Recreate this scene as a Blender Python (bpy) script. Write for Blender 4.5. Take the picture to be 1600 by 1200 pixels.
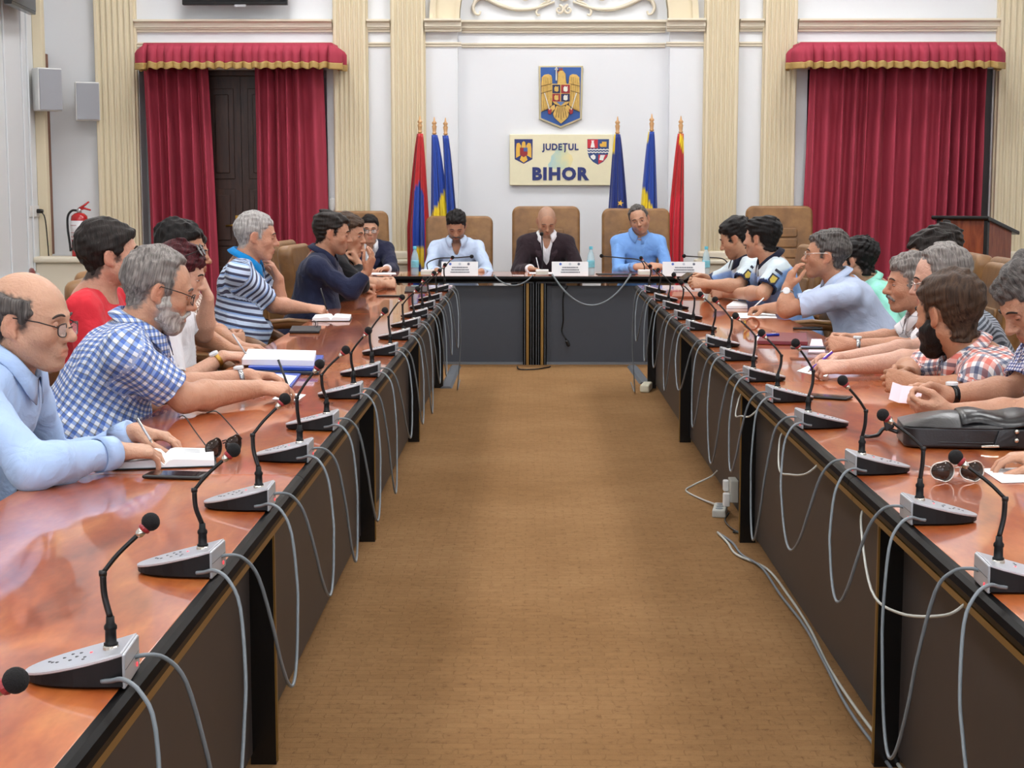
import bpy, bmesh, math, random
import numpy as np
from mathutils import Vector, Matrix

for _o in list(bpy.data.objects):
    bpy.data.objects.remove(_o)
scene = bpy.context.scene
C = scene.collection
PI = math.pi
def R(d): return math.radians(d)

# ------------------------------------------------------------ camera, world, exposure
FPX = 2465.0                       # focal length in pixels of the 1600 x 1200 frame
EYE = Vector((0.0, 0.0, 1.45))
PITCH = math.atan(300.0 / FPX)
YAW = math.atan(28.0 / FPX)
cam_data = bpy.data.cameras.new('camera')
cam_data.sensor_fit = 'HORIZONTAL'
cam_data.sensor_width = 36.0
cam_data.lens = FPX / 1600.0 * 36.0
cam_data.clip_start = 0.05
cam_data.clip_end = 100
cam = bpy.data.objects.new('camera', cam_data)
C.objects.link(cam)
cam.location = EYE
cam.rotation_euler = (PI / 2 - PITCH, 0, YAW)
scene.camera = cam
CAMROT = cam.rotation_euler.to_matrix()

world = bpy.data.worlds.new('world')
scene.world = world
world.use_nodes = True
world.node_tree.nodes['Background'].inputs[0].default_value = (0.85, 0.9, 1.0, 1)
world.node_tree.nodes['Background'].inputs[1].default_value = 0.3

scene.view_settings.view_transform = 'Standard'
scene.view_settings.look = 'None'
scene.view_settings.gamma = 1.0
scene.view_settings.use_curve_mapping = False
scene.view_settings.exposure = 0.0
scene.cycles.use_denoising = True
scene.cycles.max_bounces = 5
scene.cycles.diffuse_bounces = 3
LAMP_STRENGTH = 25.0               # the ceiling panels
FILL_STRENGTH = 5.0              # fill light from the added, unseen windows behind the photographer

def U(x, y, Y):
    """the point of the room seen at pixel (x, y) at distance Y down the room"""
    d = CAMROT @ Vector(((x - 800) / FPX, (600 - y) / FPX, -1))
    return EYE + d * (Y / d.y)
def T(x, y, Z=0.75):
    """the point seen at pixel (x, y) at height Z"""
    d = CAMROT @ Vector(((x - 800) / FPX, (600 - y) / FPX, -1))
    return EYE + d * ((Z - EYE.z) / d.z)

# ------------------------------------------------------------ object helpers
def tag(o, label=None, cat=None, group=None, kind=None):
    if label: o['label'] = label
    if cat: o['category'] = cat
    if group: o['group'] = group
    if kind: o['kind'] = kind
    return o
def empty(name, loc=(0, 0, 0), rz=0.0):
    o = bpy.data.objects.new(name, None)
    o.empty_display_size = 0.1
    C.objects.link(o)
    o.location = loc
    o.rotation_euler = (0, 0, rz)
    return o
def copy_tree(o, parent=None):
    c = o.copy()
    C.objects.link(c)
    c.parent = parent
    for ch in list(o.children):
        copy_tree(ch, c)
    return c

class MB:
    """collects shapes into one mesh"""
    def __init__(s):
        s.v = []; s.f = []; s.m = []; s.mi = 0
    def add(s, vs, fs):
        n = len(s.v)
        s.v.extend(tuple(v) for v in vs)
        s.f.extend([tuple(i + n for i in f) for f in fs])
        s.m.extend([s.mi] * len(fs))
        return s
    def box(s, x0, x1, y0, y1, z0, z1):
        vs = [(x, y, z) for z in (z0, z1) for y in (y0, y1) for x in (x0, x1)]
        return s.add(vs, [(0, 2, 3, 1), (4, 5, 7, 6), (0, 1, 5, 4), (2, 6, 7, 3), (0, 4, 6, 2), (1, 3, 7, 5)])
    def obox(s, c, ax, ay, az):
        """box by centre and three half-axis vectors"""
        c = Vector(c); ax = Vector(ax); ay = Vector(ay); az = Vector(az)
        vs = [c + ax * i + ay * j + az * k for k in (-1, 1) for j in (-1, 1) for i in (-1, 1)]
        return s.add(vs, [(0, 2, 3, 1), (4, 5, 7, 6), (0, 1, 5, 4), (2, 6, 7, 3), (0, 4, 6, 2), (1, 3, 7, 5)])
    def prism(s, pts, lift):
        """closed outline pts (3d) pushed along lift"""
        n = len(pts); lift = Vector(lift)
        vs = [Vector(p) for p in pts] + [Vector(p) + lift for p in pts]
        fs = [tuple(range(n))[::-1], tuple(range(n, 2 * n))]
        fs += [(i, (i + 1) % n, n + (i + 1) % n, n + i) for i in range(n)]
        return s.add(vs, fs)
    def tube(s, path, r, seg=8, closed=False, flat=None):
        P = [Vector(p) for p in path]; n = len(P)
        rr = r if isinstance(r, (list, tuple)) else [r] * n
        up = None; vs = []
        for i, p in enumerate(P):
            a = P[i - 1] if (i > 0 or closed) else P[i]
            b = P[(i + 1) % n] if (i < n - 1 or closed) else P[i]
            t = (b - a)
            t = t.normalized() if t.length > 1e-9 else Vector((0, 0, 1))
            if up is None:
                up = Vector((0, 0, 1)) if abs(t.z) < 0.9 else Vector((1, 0, 0))
            x = t.cross(up)
            if x.length < 1e-6: x = t.cross(Vector((0, 1, 0)))
            x.normalize(); y = x.cross(t).normalized(); up = y
            for k in range(seg):
                a_ = 2 * PI * k / seg
                vs.append(p + x * (math.cos(a_) * rr[i]) + y * (math.sin(a_) * rr[i] * (flat or 1)))
        fs = []
        m = n if closed else n - 1
        for i in range(m):
            j = (i + 1) % n
            for k in range(seg):
                k2 = (k + 1) % seg
                fs.append((i * seg + k, i * seg + k2, j * seg + k2, j * seg + k))
        if not closed:
            fs.append(tuple(range(seg))[::-1])
            fs.append(tuple((n - 1) * seg + k for k in range(seg)))
        return s.add(vs, fs)
    def lathe(s, prof, c=(0, 0, 0), seg=24, axis=None):
        """profile of (radius, height) turned about z, or about axis"""
        c = Vector(c)
        if axis is None: M = Matrix.Identity(3)
        else: M = Vector((0, 0, 1)).rotation_difference(Vector(axis)).to_matrix()
        vs = []
        for r_, z_ in prof:
            for k in range(seg):
                a = 2 * PI * k / seg
                vs.append(c + M @ Vector((r_ * math.cos(a), r_ * math.sin(a), z_)))
        fs = []
        for i in range(len(prof) - 1):
            for k in range(seg):
                k2 = (k + 1) % seg
                fs.append((i * seg + k, i * seg + k2, (i + 1) * seg + k2, (i + 1) * seg + k))
        fs.append(tuple(range(seg))[::-1])
        fs.append(tuple((len(prof) - 1) * seg + k for k in range(seg)))
        return s.add(vs, fs)
    def ball(s, c, r, seg=14, ring=9, sc=(1, 1, 1)):
        c = Vector(c); vs = []; fs = []
        for i in range(ring + 1):
            th = PI * i / ring
            for k in range(seg):
                a = 2 * PI * k / seg
                vs.append(c + Vector((math.sin(th) * math.cos(a) * r * sc[0], math.sin(th) * math.sin(a) * r * sc[1], math.cos(th) * r * sc[2])))
        for i in range(ring):
            for k in range(seg):
                k2 = (k + 1) % seg
                fs.append((i * seg + k, (i + 1) * seg + k, (i + 1) * seg + k2, i * seg + k2))
        return s.add(vs, fs)
    def grid(s, rows, closed=False):
        """rows of equal-length point lists joined by quads"""
        n = len(rows[0]); vs = [p for r_ in rows for p in r_]; fs = []
        for i in range(len(rows) - 1):
            for k in range(n if closed else n - 1):
                k2 = (k + 1) % n
                fs.append((i * n + k, i * n + k2, (i + 1) * n + k2, (i + 1) * n + k))
        return s.add(vs, fs)
    def build(s, name, mats, parent=None, smooth=False, bevel=0, seg=2, off=(0, 0, 0), solid=0):
        me = bpy.data.meshes.new(name)
        ox, oy, oz = off
        me.from_pydata([(v[0] - ox, v[1] - oy, v[2] - oz) for v in s.v], [], s.f)
        if not isinstance(mats, (list, tuple)): mats = [mats]
        for m in mats: me.materials.append(m)
        if len(mats) > 1: me.polygons.foreach_set('material_index', s.m)
        if smooth: me.polygons.foreach_set('use_smooth', [True] * len(me.polygons))
        bm = bmesh.new(); bm.from_mesh(me)
        bmesh.ops.recalc_face_normals(bm, faces=bm.faces)
        bm.to_mesh(me); bm.free()
        me.update()
        o = bpy.data.objects.new(name, me)
        C.objects.link(o)
        o.location = off
        if parent is not None: o.parent = parent
        if solid:
            md = o.modifiers.new('thickness', 'SOLIDIFY'); md.thickness = solid; md.offset = 0
        if bevel:
            md = o.modifiers.new('bevel', 'BEVEL'); md.width = bevel; md.segments = seg; md.limit_method = 'ANGLE'; md.angle_limit = R(40)
            me.polygons.foreach_set('use_smooth', [True] * len(me.polygons))
            md2 = o.modifiers.new('normals', 'WEIGHTED_NORMAL'); md2.keep_sharp = False
        return o

def catmull(pts, n=8):
    P = [Vector(p) for p in pts]
    P = [P[0] * 2 - P[1]] + P + [P[-1] * 2 - P[-2]]
    out = []
    for i in range(1, len(P) - 2):
        a, b, c, d = P[i - 1], P[i], P[i + 1], P[i + 2]
        for k in range(n):
            t = k / n
            out.append(0.5 * ((2 * b) + (c - a) * t + (2 * a - 5 * b + 4 * c - d) * t * t + (3 * b - a - 3 * c + d) * t ** 3))
    out.append(P[-2])
    return out

def text_mesh(body, size, depth, name, mat, parent, loc, rot, bold=0.0, align='CENTER', width=None, space=1.0):
    cu = bpy.data.curves.new(name, 'FONT')
    cu.body = body; cu.size = size; cu.extrude = depth; cu.offset = bold
    cu.space_character = space; cu.align_x = align; cu.align_y = 'CENTER'; cu.resolution_u = 3
    ob = bpy.data.objects.new(name, cu); C.objects.link(ob)
    dg = bpy.context.evaluated_depsgraph_get(); dg.update()
    me = bpy.data.meshes.new_from_object(ob.evaluated_get(dg))
    bpy.data.objects.remove(ob)
    if width and len(me.vertices):
        xs = [v.co.x for v in me.vertices]; k = width / (max(xs) - min(xs)); mid = (max(xs) + min(xs)) / 2
        for v in me.vertices: v.co.x = (v.co.x - mid) * k
    me.materials.clear(); me.materials.append(mat)
    o = bpy.data.objects.new(name, me); C.objects.link(o)
    o.parent = parent; o.location = loc; o.rotation_euler = rot
    return o

# ------------------------------------------------------------ materials
def srgb(r, g, b):
    f = lambda c: (c / 255 / 12.92) if c / 255 <= 0.04045 else ((c / 255 + 0.055) / 1.055) ** 2.4
    return (f(r), f(g), f(b), 1)
class NT:
    def __init__(s, m):
        m.use_nodes = True; s.t = m.node_tree; s.n = s.t.nodes; s.b = s.n['Principled BSDF']
    def new(s, ty, **kw):
        n = s.n.new(ty)
        for k, v in kw.items(): setattr(n, k, v)
        return n
    def link(s, a, b): s.t.links.new(a, b)
    def math(s, op, a, b=None, c=None):
        n = s.n.new('ShaderNodeMath'); n.operation = op
        for i, q in enumerate((a, b, c)):
            if q is None: continue
            if isinstance(q, (int, float)): n.inputs[i].default_value = q
            else: s.link(q, n.inputs[i])
        return n.outputs[0]
    def mix(s, fac, a, b, blend='MIX'):
        n = s.n.new('ShaderNodeMix'); n.data_type = 'RGBA'; n.blend_type = blend
        for i, q in ((0, fac), (6, a), (7, b)):
            if isinstance(q, (int, float)): n.inputs[i].default_value = q
            elif isinstance(q, tuple): n.inputs[i].default_value = q
            else: s.link(q, n.inputs[i])
        return n.outputs[2]
    def noise(s, scale, detail=3, vec=None, rough=0.5, dist=0.0):
        n = s.n.new('ShaderNodeTexNoise'); n.inputs['Scale'].default_value = scale
        n.inputs['Detail'].default_value = detail; n.inputs['Roughness'].default_value = rough; n.inputs['Distortion'].default_value = dist
        if vec is not None: s.link(vec, n.inputs['Vector'])
        return n.outputs['Fac']
    def coord(s, kind='Object', scale=None, rot=None):
        o = s.n.new('ShaderNodeTexCoord').outputs[kind]
        if scale is None and rot is None: return o
        m = s.n.new('ShaderNodeMapping')
        if scale: m.inputs['Scale'].default_value = scale
        if rot: m.inputs['Rotation'].default_value = rot
        s.link(o, m.inputs['Vector']); return m.outputs[0]
    def ramp(s, fac, stops):
        n = s.n.new('ShaderNodeValToRGB'); cr = n.color_ramp
        while len(cr.elements) < len(stops): cr.elements.new(0.5)
        for e, (p, c) in zip(cr.elements, stops):
            e.position = p; e.color = c
        s.link(fac, n.inputs[0]); return n.outputs[0]
    def bump(s, h, strength=0.2, dist=0.01):
        n = s.n.new('ShaderNodeBump'); n.inputs['Strength'].default_value = strength; n.inputs['Distance'].default_value = dist
        s.link(h, n.inputs['Height']); s.link(n.outputs[0], s.b.inputs['Normal'])
    def color(s, c):
        if isinstance(c, tuple): s.b.inputs['Base Color'].default_value = c
        else: s.link(c, s.b.inputs['Base Color'])
MATS = {}
def M(name, rgb, rough=0.5, metal=0.0, noise=0.0, nscale=20, bump=0.0, bscale=60, spec=None, coat=0.0, sheen=0.0, emit=0.0, trans=0.0, alpha=1.0):
    """a plain procedural material: colour with a little noise and fine relief"""
    if name in MATS: return MATS[name]
    m = bpy.data.materials.new(name); t = NT(m); b = t.b
    c = srgb(*rgb)
    if noise:
        n = t.noise(nscale, 4, t.coord())
        d = tuple(max(0, q * (1 - noise)) for q in c[:3]) + (1,)
        e = tuple(min(1, q * (1 + noise)) for q in c[:3]) + (1,)
        t.color(t.mix(n, d, e))
    else: t.color(c)
    if bump: t.bump(t.noise(bscale, 4, t.coord()), bump, 0.004)
    b.inputs['Roughness'].default_value = rough; b.inputs['Metallic'].default_value = metal
    if spec is not None: b.inputs['Specular IOR Level'].default_value = spec
    b.inputs['Coat Weight'].default_value = coat
    b.inputs['Coat Roughness'].default_value = 0.05
    b.inputs['Sheen Weight'].default_value = sheen
    if emit:
        b.inputs['Emission Color'].default_value = c; b.inputs['Emission Strength'].default_value = emit
    if trans: b.inputs['Transmission Weight'].default_value = trans
    b.inputs['Alpha'].default_value = alpha
    MATS[name] = m
    return m
# ============================================================ room
YB = 16.0                                   # back wall
XL, XR, ZC, YF = -4.86, 5.35, 5.3, -4.5      # side walls, ceiling, wall behind the photographer
def X_(x, Y=YB): return U(x, 300, Y).x
def Z_(y, Y=YB): return U(800, y, Y).z

def carpet_mat():
    m = bpy.data.materials.new('carpet'); t = NT(m)
    co = t.coord()
    wn = t.new('ShaderNodeTexNoise'); wn.inputs['Scale'].default_value = 14; wn.inputs['Detail'].default_value = 3; t.link(co, wn.inputs['Vector'])
    wv = t.new('ShaderNodeVectorMath'); wv.operation = 'MULTIPLY_ADD'; wv.inputs[1].default_value = (.035, .02, 0); t.link(wn.outputs['Color'], wv.inputs[0]); t.link(co, wv.inputs[2])
    br = t.new('ShaderNodeTexBrick'); t.link(wv.outputs[0], br.inputs['Vector'])
    br.inputs['Scale'].default_value = 1.0
    br.inputs['Brick Width'].default_value = 0.085; br.inputs['Row Height'].default_value = 0.04
    br.inputs['Mortar Size'].default_value = 0.0025; br.inputs['Mortar Smooth'].default_value = 0.6; br.inputs['Bias'].default_value = 0.0
    br.inputs['Color1'].default_value = (1, 1, 1, 1); br.inputs['Color2'].default_value = (0.88, 0.86, 0.84, 1); br.inputs['Mortar'].default_value = (0.8, 0.77, 0.74, 1)
    n1 = t.noise(1.1, 3, co); n2 = t.noise(38, 5, co, 0.7); n3 = t.noise(300, 2, co)
    base = t.ramp(n1, [(0.3, srgb(134, 100, 64)), (0.7, srgb(149, 114, 77))])
    fleck = t.ramp(n2, [(0.30, (0.55, 0.50, 0.44, 1)), (0.44, (0.97, 0.97, 0.97, 1)), (0.75, (1.1, 1.1, 1.1, 1))])
    c = t.mix(0.75, base, br.outputs[0], 'MULTIPLY')
    c = t.mix(0.8, c, fleck, 'MULTIPLY')
    c = t.mix(0.3, c, t.ramp(n3, [(0.3, (0.7, 0.7, 0.7, 1)), (0.7, (1.2, 1.2, 1.2, 1))]), 'MULTIPLY')
    t.color(c); t.b.inputs['Roughness'].default_value = 0.95; t.b.inputs['Specular IOR Level'].default_value = 0.1
    t.bump(t.math('ADD', t.math('MULTIPLY', br.outputs[1], -1.0), t.math('MULTIPLY', n3, 0.8)), 0.5, 0.003)
    return m
def wall_mat(name, rgb):
    m = bpy.data.materials.new(name); t = NT(m); co = t.coord()
    a = srgb(*rgb); d = tuple(q * 0.95 for q in a[:3]) + (1,)
    t.color(t.mix(t.noise(0.9, 4, co), d, a))
    t.b.inputs['Roughness'].default_value = 0.7; t.b.inputs['Specular IOR Level'].default_value = 0.25
    return m
WHITE = wall_mat('white_wall_paint', (230, 232, 235))
SIDEW = wall_mat('side_wall_paint', (227, 230, 232))
CREAM = wall_mat('cream_plaster', (226, 213, 184))
PALE = wall_mat('pale_cornice_plaster', (231, 222, 202))
GOLD = M('brass', (190, 150, 70), 0.3, 0.9)
BLACK = M('black_lacquer', (12, 12, 13), 0.25, noise=0.2)

def struct(o, label=None, cat=None):
    return tag(o, label, cat, kind='structure')
struct(MB().box(XL - .2, XR + .2, YF, YB + .6, -.1, 0).build('floor', carpet_mat()), 'brown woven carpet covering the whole floor', 'floor')
struct(MB().box(XL - .2, XR + .2, YF, YB + .6, ZC, ZC + .2).build('ceiling', wall_mat('ceiling_paint', (235, 235, 232))), 'plain white ceiling above the hall', 'ceiling')
struct(MB().box(XR, XR + .2, YF, YB + .6, 0, ZC).build('wall_right', SIDEW), 'plain white right side wall', 'wall')

# left wall with panel mouldings
wl = struct(MB().box(XL - .2, XL, YF, YB + .6, 0, ZC).build('wall_left', SIDEW), 'white panelled left side wall', 'wall')
for yy, w in ((14.2, .03), (14.74, .035), (15.25, .03), (15.42, .02)):
    MB().box(XL, XL + .018, yy, yy + w, .68, 4.6).build('panel_moulding', SIDEW, wl, bevel=.006)
for yy in range(0, 14, 2):
    MB().box(XL, XL + .018, yy, yy + .03, .68, 4.6).build('panel_moulding', SIDEW, wl, bevel=.006)
MB().box(XL, XL + .05, YF, 15.6, .6, .66).build('dado_rail', SIDEW, wl, bevel=.015)
struct(MB().box(XL, XL + .10, 15.62, 15.72, 0, ZC).build('trim_corner_cream', CREAM, bevel=.01), 'cream corner strip beside the left wall', 'trim')
struct(MB().box(XL, XL + .055, 15.86, 15.94, .83, Z_(85)).build('trim_corner_brown', M('old_brown_wood', (120, 78, 55), .6, noise=.2)), 'thin brown wooden strip in the left corner', 'trim')

# back wall with two niches and a shallow central bay
NL0, NL1, NLZ = X_(222), X_(513), Z_(108)
NR0, NR1 = X_(1258), X_(1545)
B0, B1 = X_(716), X_(1044)
wb = MB()
wb.box(XL - .2, NL0, YB, YB + .3, 0, ZC).box(NL1, B0, YB, YB + .3, 0, ZC).box(B1, NR0, YB, YB + .3, 0, ZC).box(NR1, XR + .2, YB, YB + .3, 0, ZC)
wb.box(NL0, NL1, YB, YB + .3, NLZ, ZC).box(NR0, NR1, YB, YB + .3, NLZ, ZC)
wb.box(B0, B1, YB + .1, YB + .3, 0, ZC)
wb.box(XL - .2, XR + .2, YB + .3, YB + .5, 0, ZC)
struct(wb.build('wall_back', WHITE), 'white back wall with pilasters and a shallow central bay', 'wall')

# wall behind the photographer; its three windows are added for fill light
wf = MB(); added_wins = [(-3.6, -2.0), (-.8, .8), (2.0, 3.6)]
xs = [XL - .2] + [q for w in added_wins for q in w] + [XR + .2]
for i in range(0, len(xs), 2): wf.box(xs[i], xs[i + 1], YF - .3, YF, 0, ZC)
for a, b in added_wins: wf.box(a, b, YF - .3, YF, 0, 1.0).box(a, b, YF - .3, YF, 3.9, ZC)
struct(wf.build('wall_front', SIDEW), 'white wall with added fill-light windows behind the photographer', 'wall')
FILL_PANE = M('fill_light_glass', (235, 243, 255), .3, emit=FILL_STRENGTH)  # glowing panes added to brighten the hall from behind the camera
for i, (a, b) in enumerate(added_wins):
    w = empty('window_%d' % (i + 1), (0, 0, 0)); struct(w, 'added fill-light window in the wall behind the photographer, number %s from the left' % ('one', 'two', 'three')[i], 'window')
    f = MB(); f.box(a, a + .07, YF - .2, YF - .1, 1, 3.9).box(b - .07, b, YF - .2, YF - .1, 1, 3.9).box(a, b, YF - .2, YF - .1, 1, 1.07).box(a, b, YF - .2, YF - .1, 3.83, 3.9)
    f.box((a + b) / 2 - .03, (a + b) / 2 + .03, YF - .2, YF - .1, 1, 3.9)
    f.build('window_frame', SIDEW, w)
    for q0, q1 in ((a + .07, (a + b) / 2 - .03), ((a + b) / 2 + .03, b - .07)):
        MB().box(q0, q1, YF - .16, YF - .15, 1.07, 3.83).build('pane', FILL_PANE, w)

# ceiling panels that light the hall
LAMP = M('lamp_diffuser', (250, 251, 252), .4, emit=LAMP_STRENGTH)
k = 0
for yy in (-1.5, 2.5, 6.5, 10.5, 14.0):
    for xx in (-2.6, .25, 3.1):
        e = empty('ceiling_lamp', (xx, yy, ZC))
        rowname = {-1.5: 'behind the photographer', 2.5: 'above the nearest tables', 6.5: 'above the middle of the tables', 10.5: 'above the far ends of the side tables', 14.0: 'above the head table'}[yy]
        tag(e, '%s square ceiling lamp in the row %s' % ({-2.6: 'left', .25: 'middle', 3.1: 'right'}[xx], rowname), 'lamp', 'square ceiling lamps')
        f = MB(); f.box(-.52, .52, -.52, -.48, -.08, 0).box(-.52, .52, .48, .52, -.08, 0).box(-.52, -.48, -.48, .48, -.08, 0).box(.48, .52, -.48, .48, -.08, 0)
        f.build('frame', SIDEW, e)
        MB().box(-.48, .48, -.48, .48, -.06, -.04).build('diffuser', LAMP, e)

# ---- pilasters
def pilaster(n, xa, xb, label, zbot=.86):
    a, b = X_(xa, YB - .06), X_(xb, YB - .06); w = b - a; d = .10
    root = empty('trim_pilaster_%d' % n, ((a + b) / 2, YB, 0)); struct(root, label, 'pilaster')
    prof = [(-w / 2, 0), (-w / 2, -d * .5), (-w / 2 + .018, -d * .5), (-w / 2 + .018, -d)]
    nf = 6; x0 = -w / 2 + .035; x1 = w / 2 - .035; p = (x1 - x0) / nf
    for i in range(nf):
        c = x0 + p * (i + .5); r_ = p * .37
        prof += [(c - r_, -d), (c - r_ * .8, -d + .012), (c - r_ * .4, -d + .02), (c, -d + .023), (c + r_ * .4, -d + .02), (c + r_ * .8, -d + .012), (c + r_, -d)]
    prof += [(w / 2 - .018, -d), (w / 2 - .018, -d * .5), (w / 2, -d * .5), (w / 2, 0)]
    MB().prism([(x, y, zbot) for x, y in prof], (0, 0, ZC - zbot)).build('shaft', CREAM, root)
    MB().box(-w / 2 - .05, w / 2 + .05, -d - .06, 0, 0, zbot - .13).build('pedestal', PALE, root, bevel=.01)
    MB().box(-w / 2 - .07, w / 2 + .07, -d - .09, 0, zbot - .13, zbot - .08).build('base_moulding', PALE, root, bevel=.018, seg=3)
    MB().box(-w / 2 - .03, w / 2 + .03, -d - .04, 0, zbot - .08, zbot).build('base_moulding', PALE, root, bevel=.02, seg=3)
for n, (xa, xb, lb) in enumerate([
        (154, 219, 'fluted cream pilaster in the left corner beside the fire extinguisher'),
        (523, 577, 'fluted cream pilaster to the right of the open left curtains'),
        (612, 666, 'fluted cream pilaster behind the leftmost flag'),
        (1097, 1151, 'fluted cream pilaster to the right of the rightmost flag'),
        (1188, 1241, 'fluted cream pilaster to the left of the closed curtain'),
        (1550, 1618, 'fluted cream pilaster behind the lectern at the right edge')]):
    pilaster(n + 1, xa, xb, lb)

# ---- cornices and string courses
def cornice(n, x0, x1, yw, label, prof, proj=.0, mat=None):
    pts = [(x0, yw - q - (proj if q > 0 else 0), z) for q, z in prof]
    struct(MB().prism(pts, (x1 - x0, 0, 0)).build('trim_cornice_%d' % n, mat or PALE), label, 'moulding')
zt, zb = Z_(31), Z_(50)
h = zt - zb
CP = [(0, zt), (.10, zt), (.10, zt - .16 * h), (.075, zt - .24 * h), (.06, zt - .30 * h), (.06, zt - .62 * h), (.045, zt - .66 * h), (.045, zt - .76 * h), (.025, zt - .82 * h), (.025, zt - h), (0, zt - h)]
z2 = Z_(66)
SP = [(0, z2), (.03, z2), (.03, z2 - .015), (.018, z2 - .022), (.018, z2 - .04), (0, z2 - .045)]
segs = [(219, 523, 0, 'above the left curtains'), (577, 612, 0, 'between the two left pilasters'), (666, 722, .05, 'left of the central bay'), (722, 1038, -.1, 'across the central bay'),
        (1038, 1097, .05, 'right of the central bay'), (1151, 1188, 0, 'between the two right pilasters'), (1241, 1550, 0, 'above the closed right curtain')]
for n, (a, b, pj, wh) in enumerate(segs):
    yw = YB + (.1 if pj < 0 else 0)
    cornice(n + 1, X_(a), X_(b), yw, 'stepped cream cornice ' + wh, CP, max(pj, 0))
    cornice(n + 20, X_(a), X_(b), yw, 'thin cream string course ' + wh, SP, 0)
# arch over the central bay
arch = MB(); cx = (B0 + B1) / 2; zs = zt
ro, ri = (X_(1086) - X_(675)) / 2, (X_(1041) - X_(719)) / 2
for (r0, r1, y0) in ((ri, ro, YB - .05), (ro - .05, ro + .01, YB - .075), (ri + .0, ri + .04, YB - .065)):
    rows = []
    for k in range(33):
        a = PI * k / 32; c_, s_ = math.cos(a), math.sin(a)
        rows.append([(cx + r0 * c_, YB + .1, zs + r0 * s_), (cx + r0 * c_, y0, zs + r0 * s_), (cx + r1 * c_, y0, zs + r1 * s_), (cx + r1 * c_, YB + .1, zs + r1 * s_)])
    arch.grid(rows)
struct(arch.build('trim_arch', CREAM, smooth=False), 'cream moulded arch band above the central bay', 'arch')
# low ledge below the extinguisher and along the bay
lx0, lx1 = XL, X_(154)
struct(MB().box(lx0, lx1, 15.45, YB, 0, .76).box(lx0, X_(140, 15.4), 15.4, 15.7, .76, Z_(401, 15.5)).build('trim_ledge', PALE, bevel=.02), 'pale moulded ledge under the fire extinguisher', 'ledge')
for n, (a, b) in enumerate(((666, 1097), (219, 523), (1241, 1550))):
    struct(MB().box(X_(a), X_(b), YB - .04 if n == 0 else YB + .2, YB + .31, 0, .18).build('baseboard_back_%d' % (n + 1), PALE), 'pale baseboard %s' % ('behind the head table', 'behind the open curtains', 'behind the closed curtain')[n], 'baseboard')

# ---- stucco scroll ornament in the arch
orn = empty('stucco_ornament', (cx, YB + .085, Z_(10)))
tag(orn, 'cream stucco scrollwork relief under the arch', 'ornament')
def spiral(cx_, cz_, r0, turns, a0, sgn, n=26):
    return [(cx_ + sgn * r0 * (1 - .85 * k / n) * math.cos(a0 + turns * 2 * PI * k / n), -.02, cz_ + r0 * (1 - .85 * k / n) * math.sin(a0 + turns * 2 * PI * k / n)) for k in range(n + 1)]
PXM = 154.0
for sg in (-1, 1):
    b = MB()
    main = [(sg * x / PXM, -.02, z / PXM) for x, z in ((14, 8), (45, -2), (75, -3), (100, 4), (122, 14), (134, 10), (139, 0), (136, -9), (130, -11), (128, -6))]
    p = catmull(main, 6); b.tube(p, [.018 + .02 * math.sin(PI * min(1, k / len(p) * 1.2)) * .9 for k in range(len(p))], 8, flat=.6)
    b.build('scroll', PALE, orn, smooth=True)
    for (x, z, r_, a0) in ((60, 18, 14, 0), (95, 26, 12, 1.5), (28, 20, 12, 2.6), (44, 36, 14, .4)):
        MB().tube(spiral(sg * x / PXM, z / PXM, r_ / PXM, 1.4, a0, sg), [.016 - .009 * k / 26 for k in range(27)], 7, flat=.7).build('scroll', PALE, orn, smooth=True)
    b = MB()
    b.tube(catmull([(sg * x / PXM, -.02, z / PXM) for x, z in ((20, 10), (34, 4), (42, -6), (40, -12), (36, -11))], 6), .011, 7)
    b.build('tendril', PALE, orn, smooth=True)
    MB().tube(spiral(sg * 7 / PXM, -4 / PXM, 7 / PXM, 1.3, PI / 2, sg), [.015 - .008 * k / 26 for k in range(27)], 7).build('scroll', PALE, orn, smooth=True)
    for q in range(4):
        a = R(20 + q * 32)
        MB().tube([(sg * .04 * k_ / 4 * 4 * math.cos(a) * .45, -.02 - .01 * math.sin(PI * k_ / 4), .06 + .1 * k_ / 4 * math.sin(a)) for k_ in range(5)], [.008, .02, .024, .016, .003], 7, flat=.6).build('leaf', PALE, orn, smooth=True)

# ---- door between the left curtains
DW = bpy.data.materials.new('dark_stained_wood'); t = NT(DW)
co = t.coord('Object', (9, 9, 1.1))
t.color(t.ramp(t.noise(3, 5, co, .6, 1.2), [(.3, srgb(44, 25, 20)), (.7, srgb(74, 45, 34))])); t.b.inputs['Roughness'].default_value = .4
dr = empty('door_1', (0, 0, 0)); struct(dr, 'dark brown panelled double door between the open curtains', 'door')
D0, D1, DZ = X_(322, 16.2), X_(438, 16.2), Z_(119, 16.15)
dm = X_(380, 16.2)
MB().box(NL0, NL1, 16.24, 16.3, 0, NLZ).build('reveal', M('grey_reveal', (190, 190, 194), .7), dr)
fb = MB(); fb.box(D0 - .09, D0, 16.1, 16.25, 0, DZ + .09).box(D1, D1 + .09, 16.1, 16.25, 0, DZ + .09).box(D0, D1, 16.1, 16.25, DZ, DZ + .09)
fb.build('door_frame', DW, dr, bevel=.01)
for a, b in ((D0, dm), (dm, D1)):
    lf = MB().box(a + .003, b - .003, 16.16, 16.2, .01, DZ).build('door_leaf', DW, dr)
    for z0, z1 in ((.18, .75), (.9, 1.48), (1.58, DZ - .12)):
        w = b - a; q = MB()
        q.box(a + .07, b - .07, 16.147, 16.16, z0, z1)
        q.build('panel', DW, lf, bevel=.012)
        q = MB().box(a + .12, b - .12, 16.13, 16.147, z0 + .06, z1 - .06).build('panel', DW, lf, bevel=.012)
hp = U(371, 355, 16.15)
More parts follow.
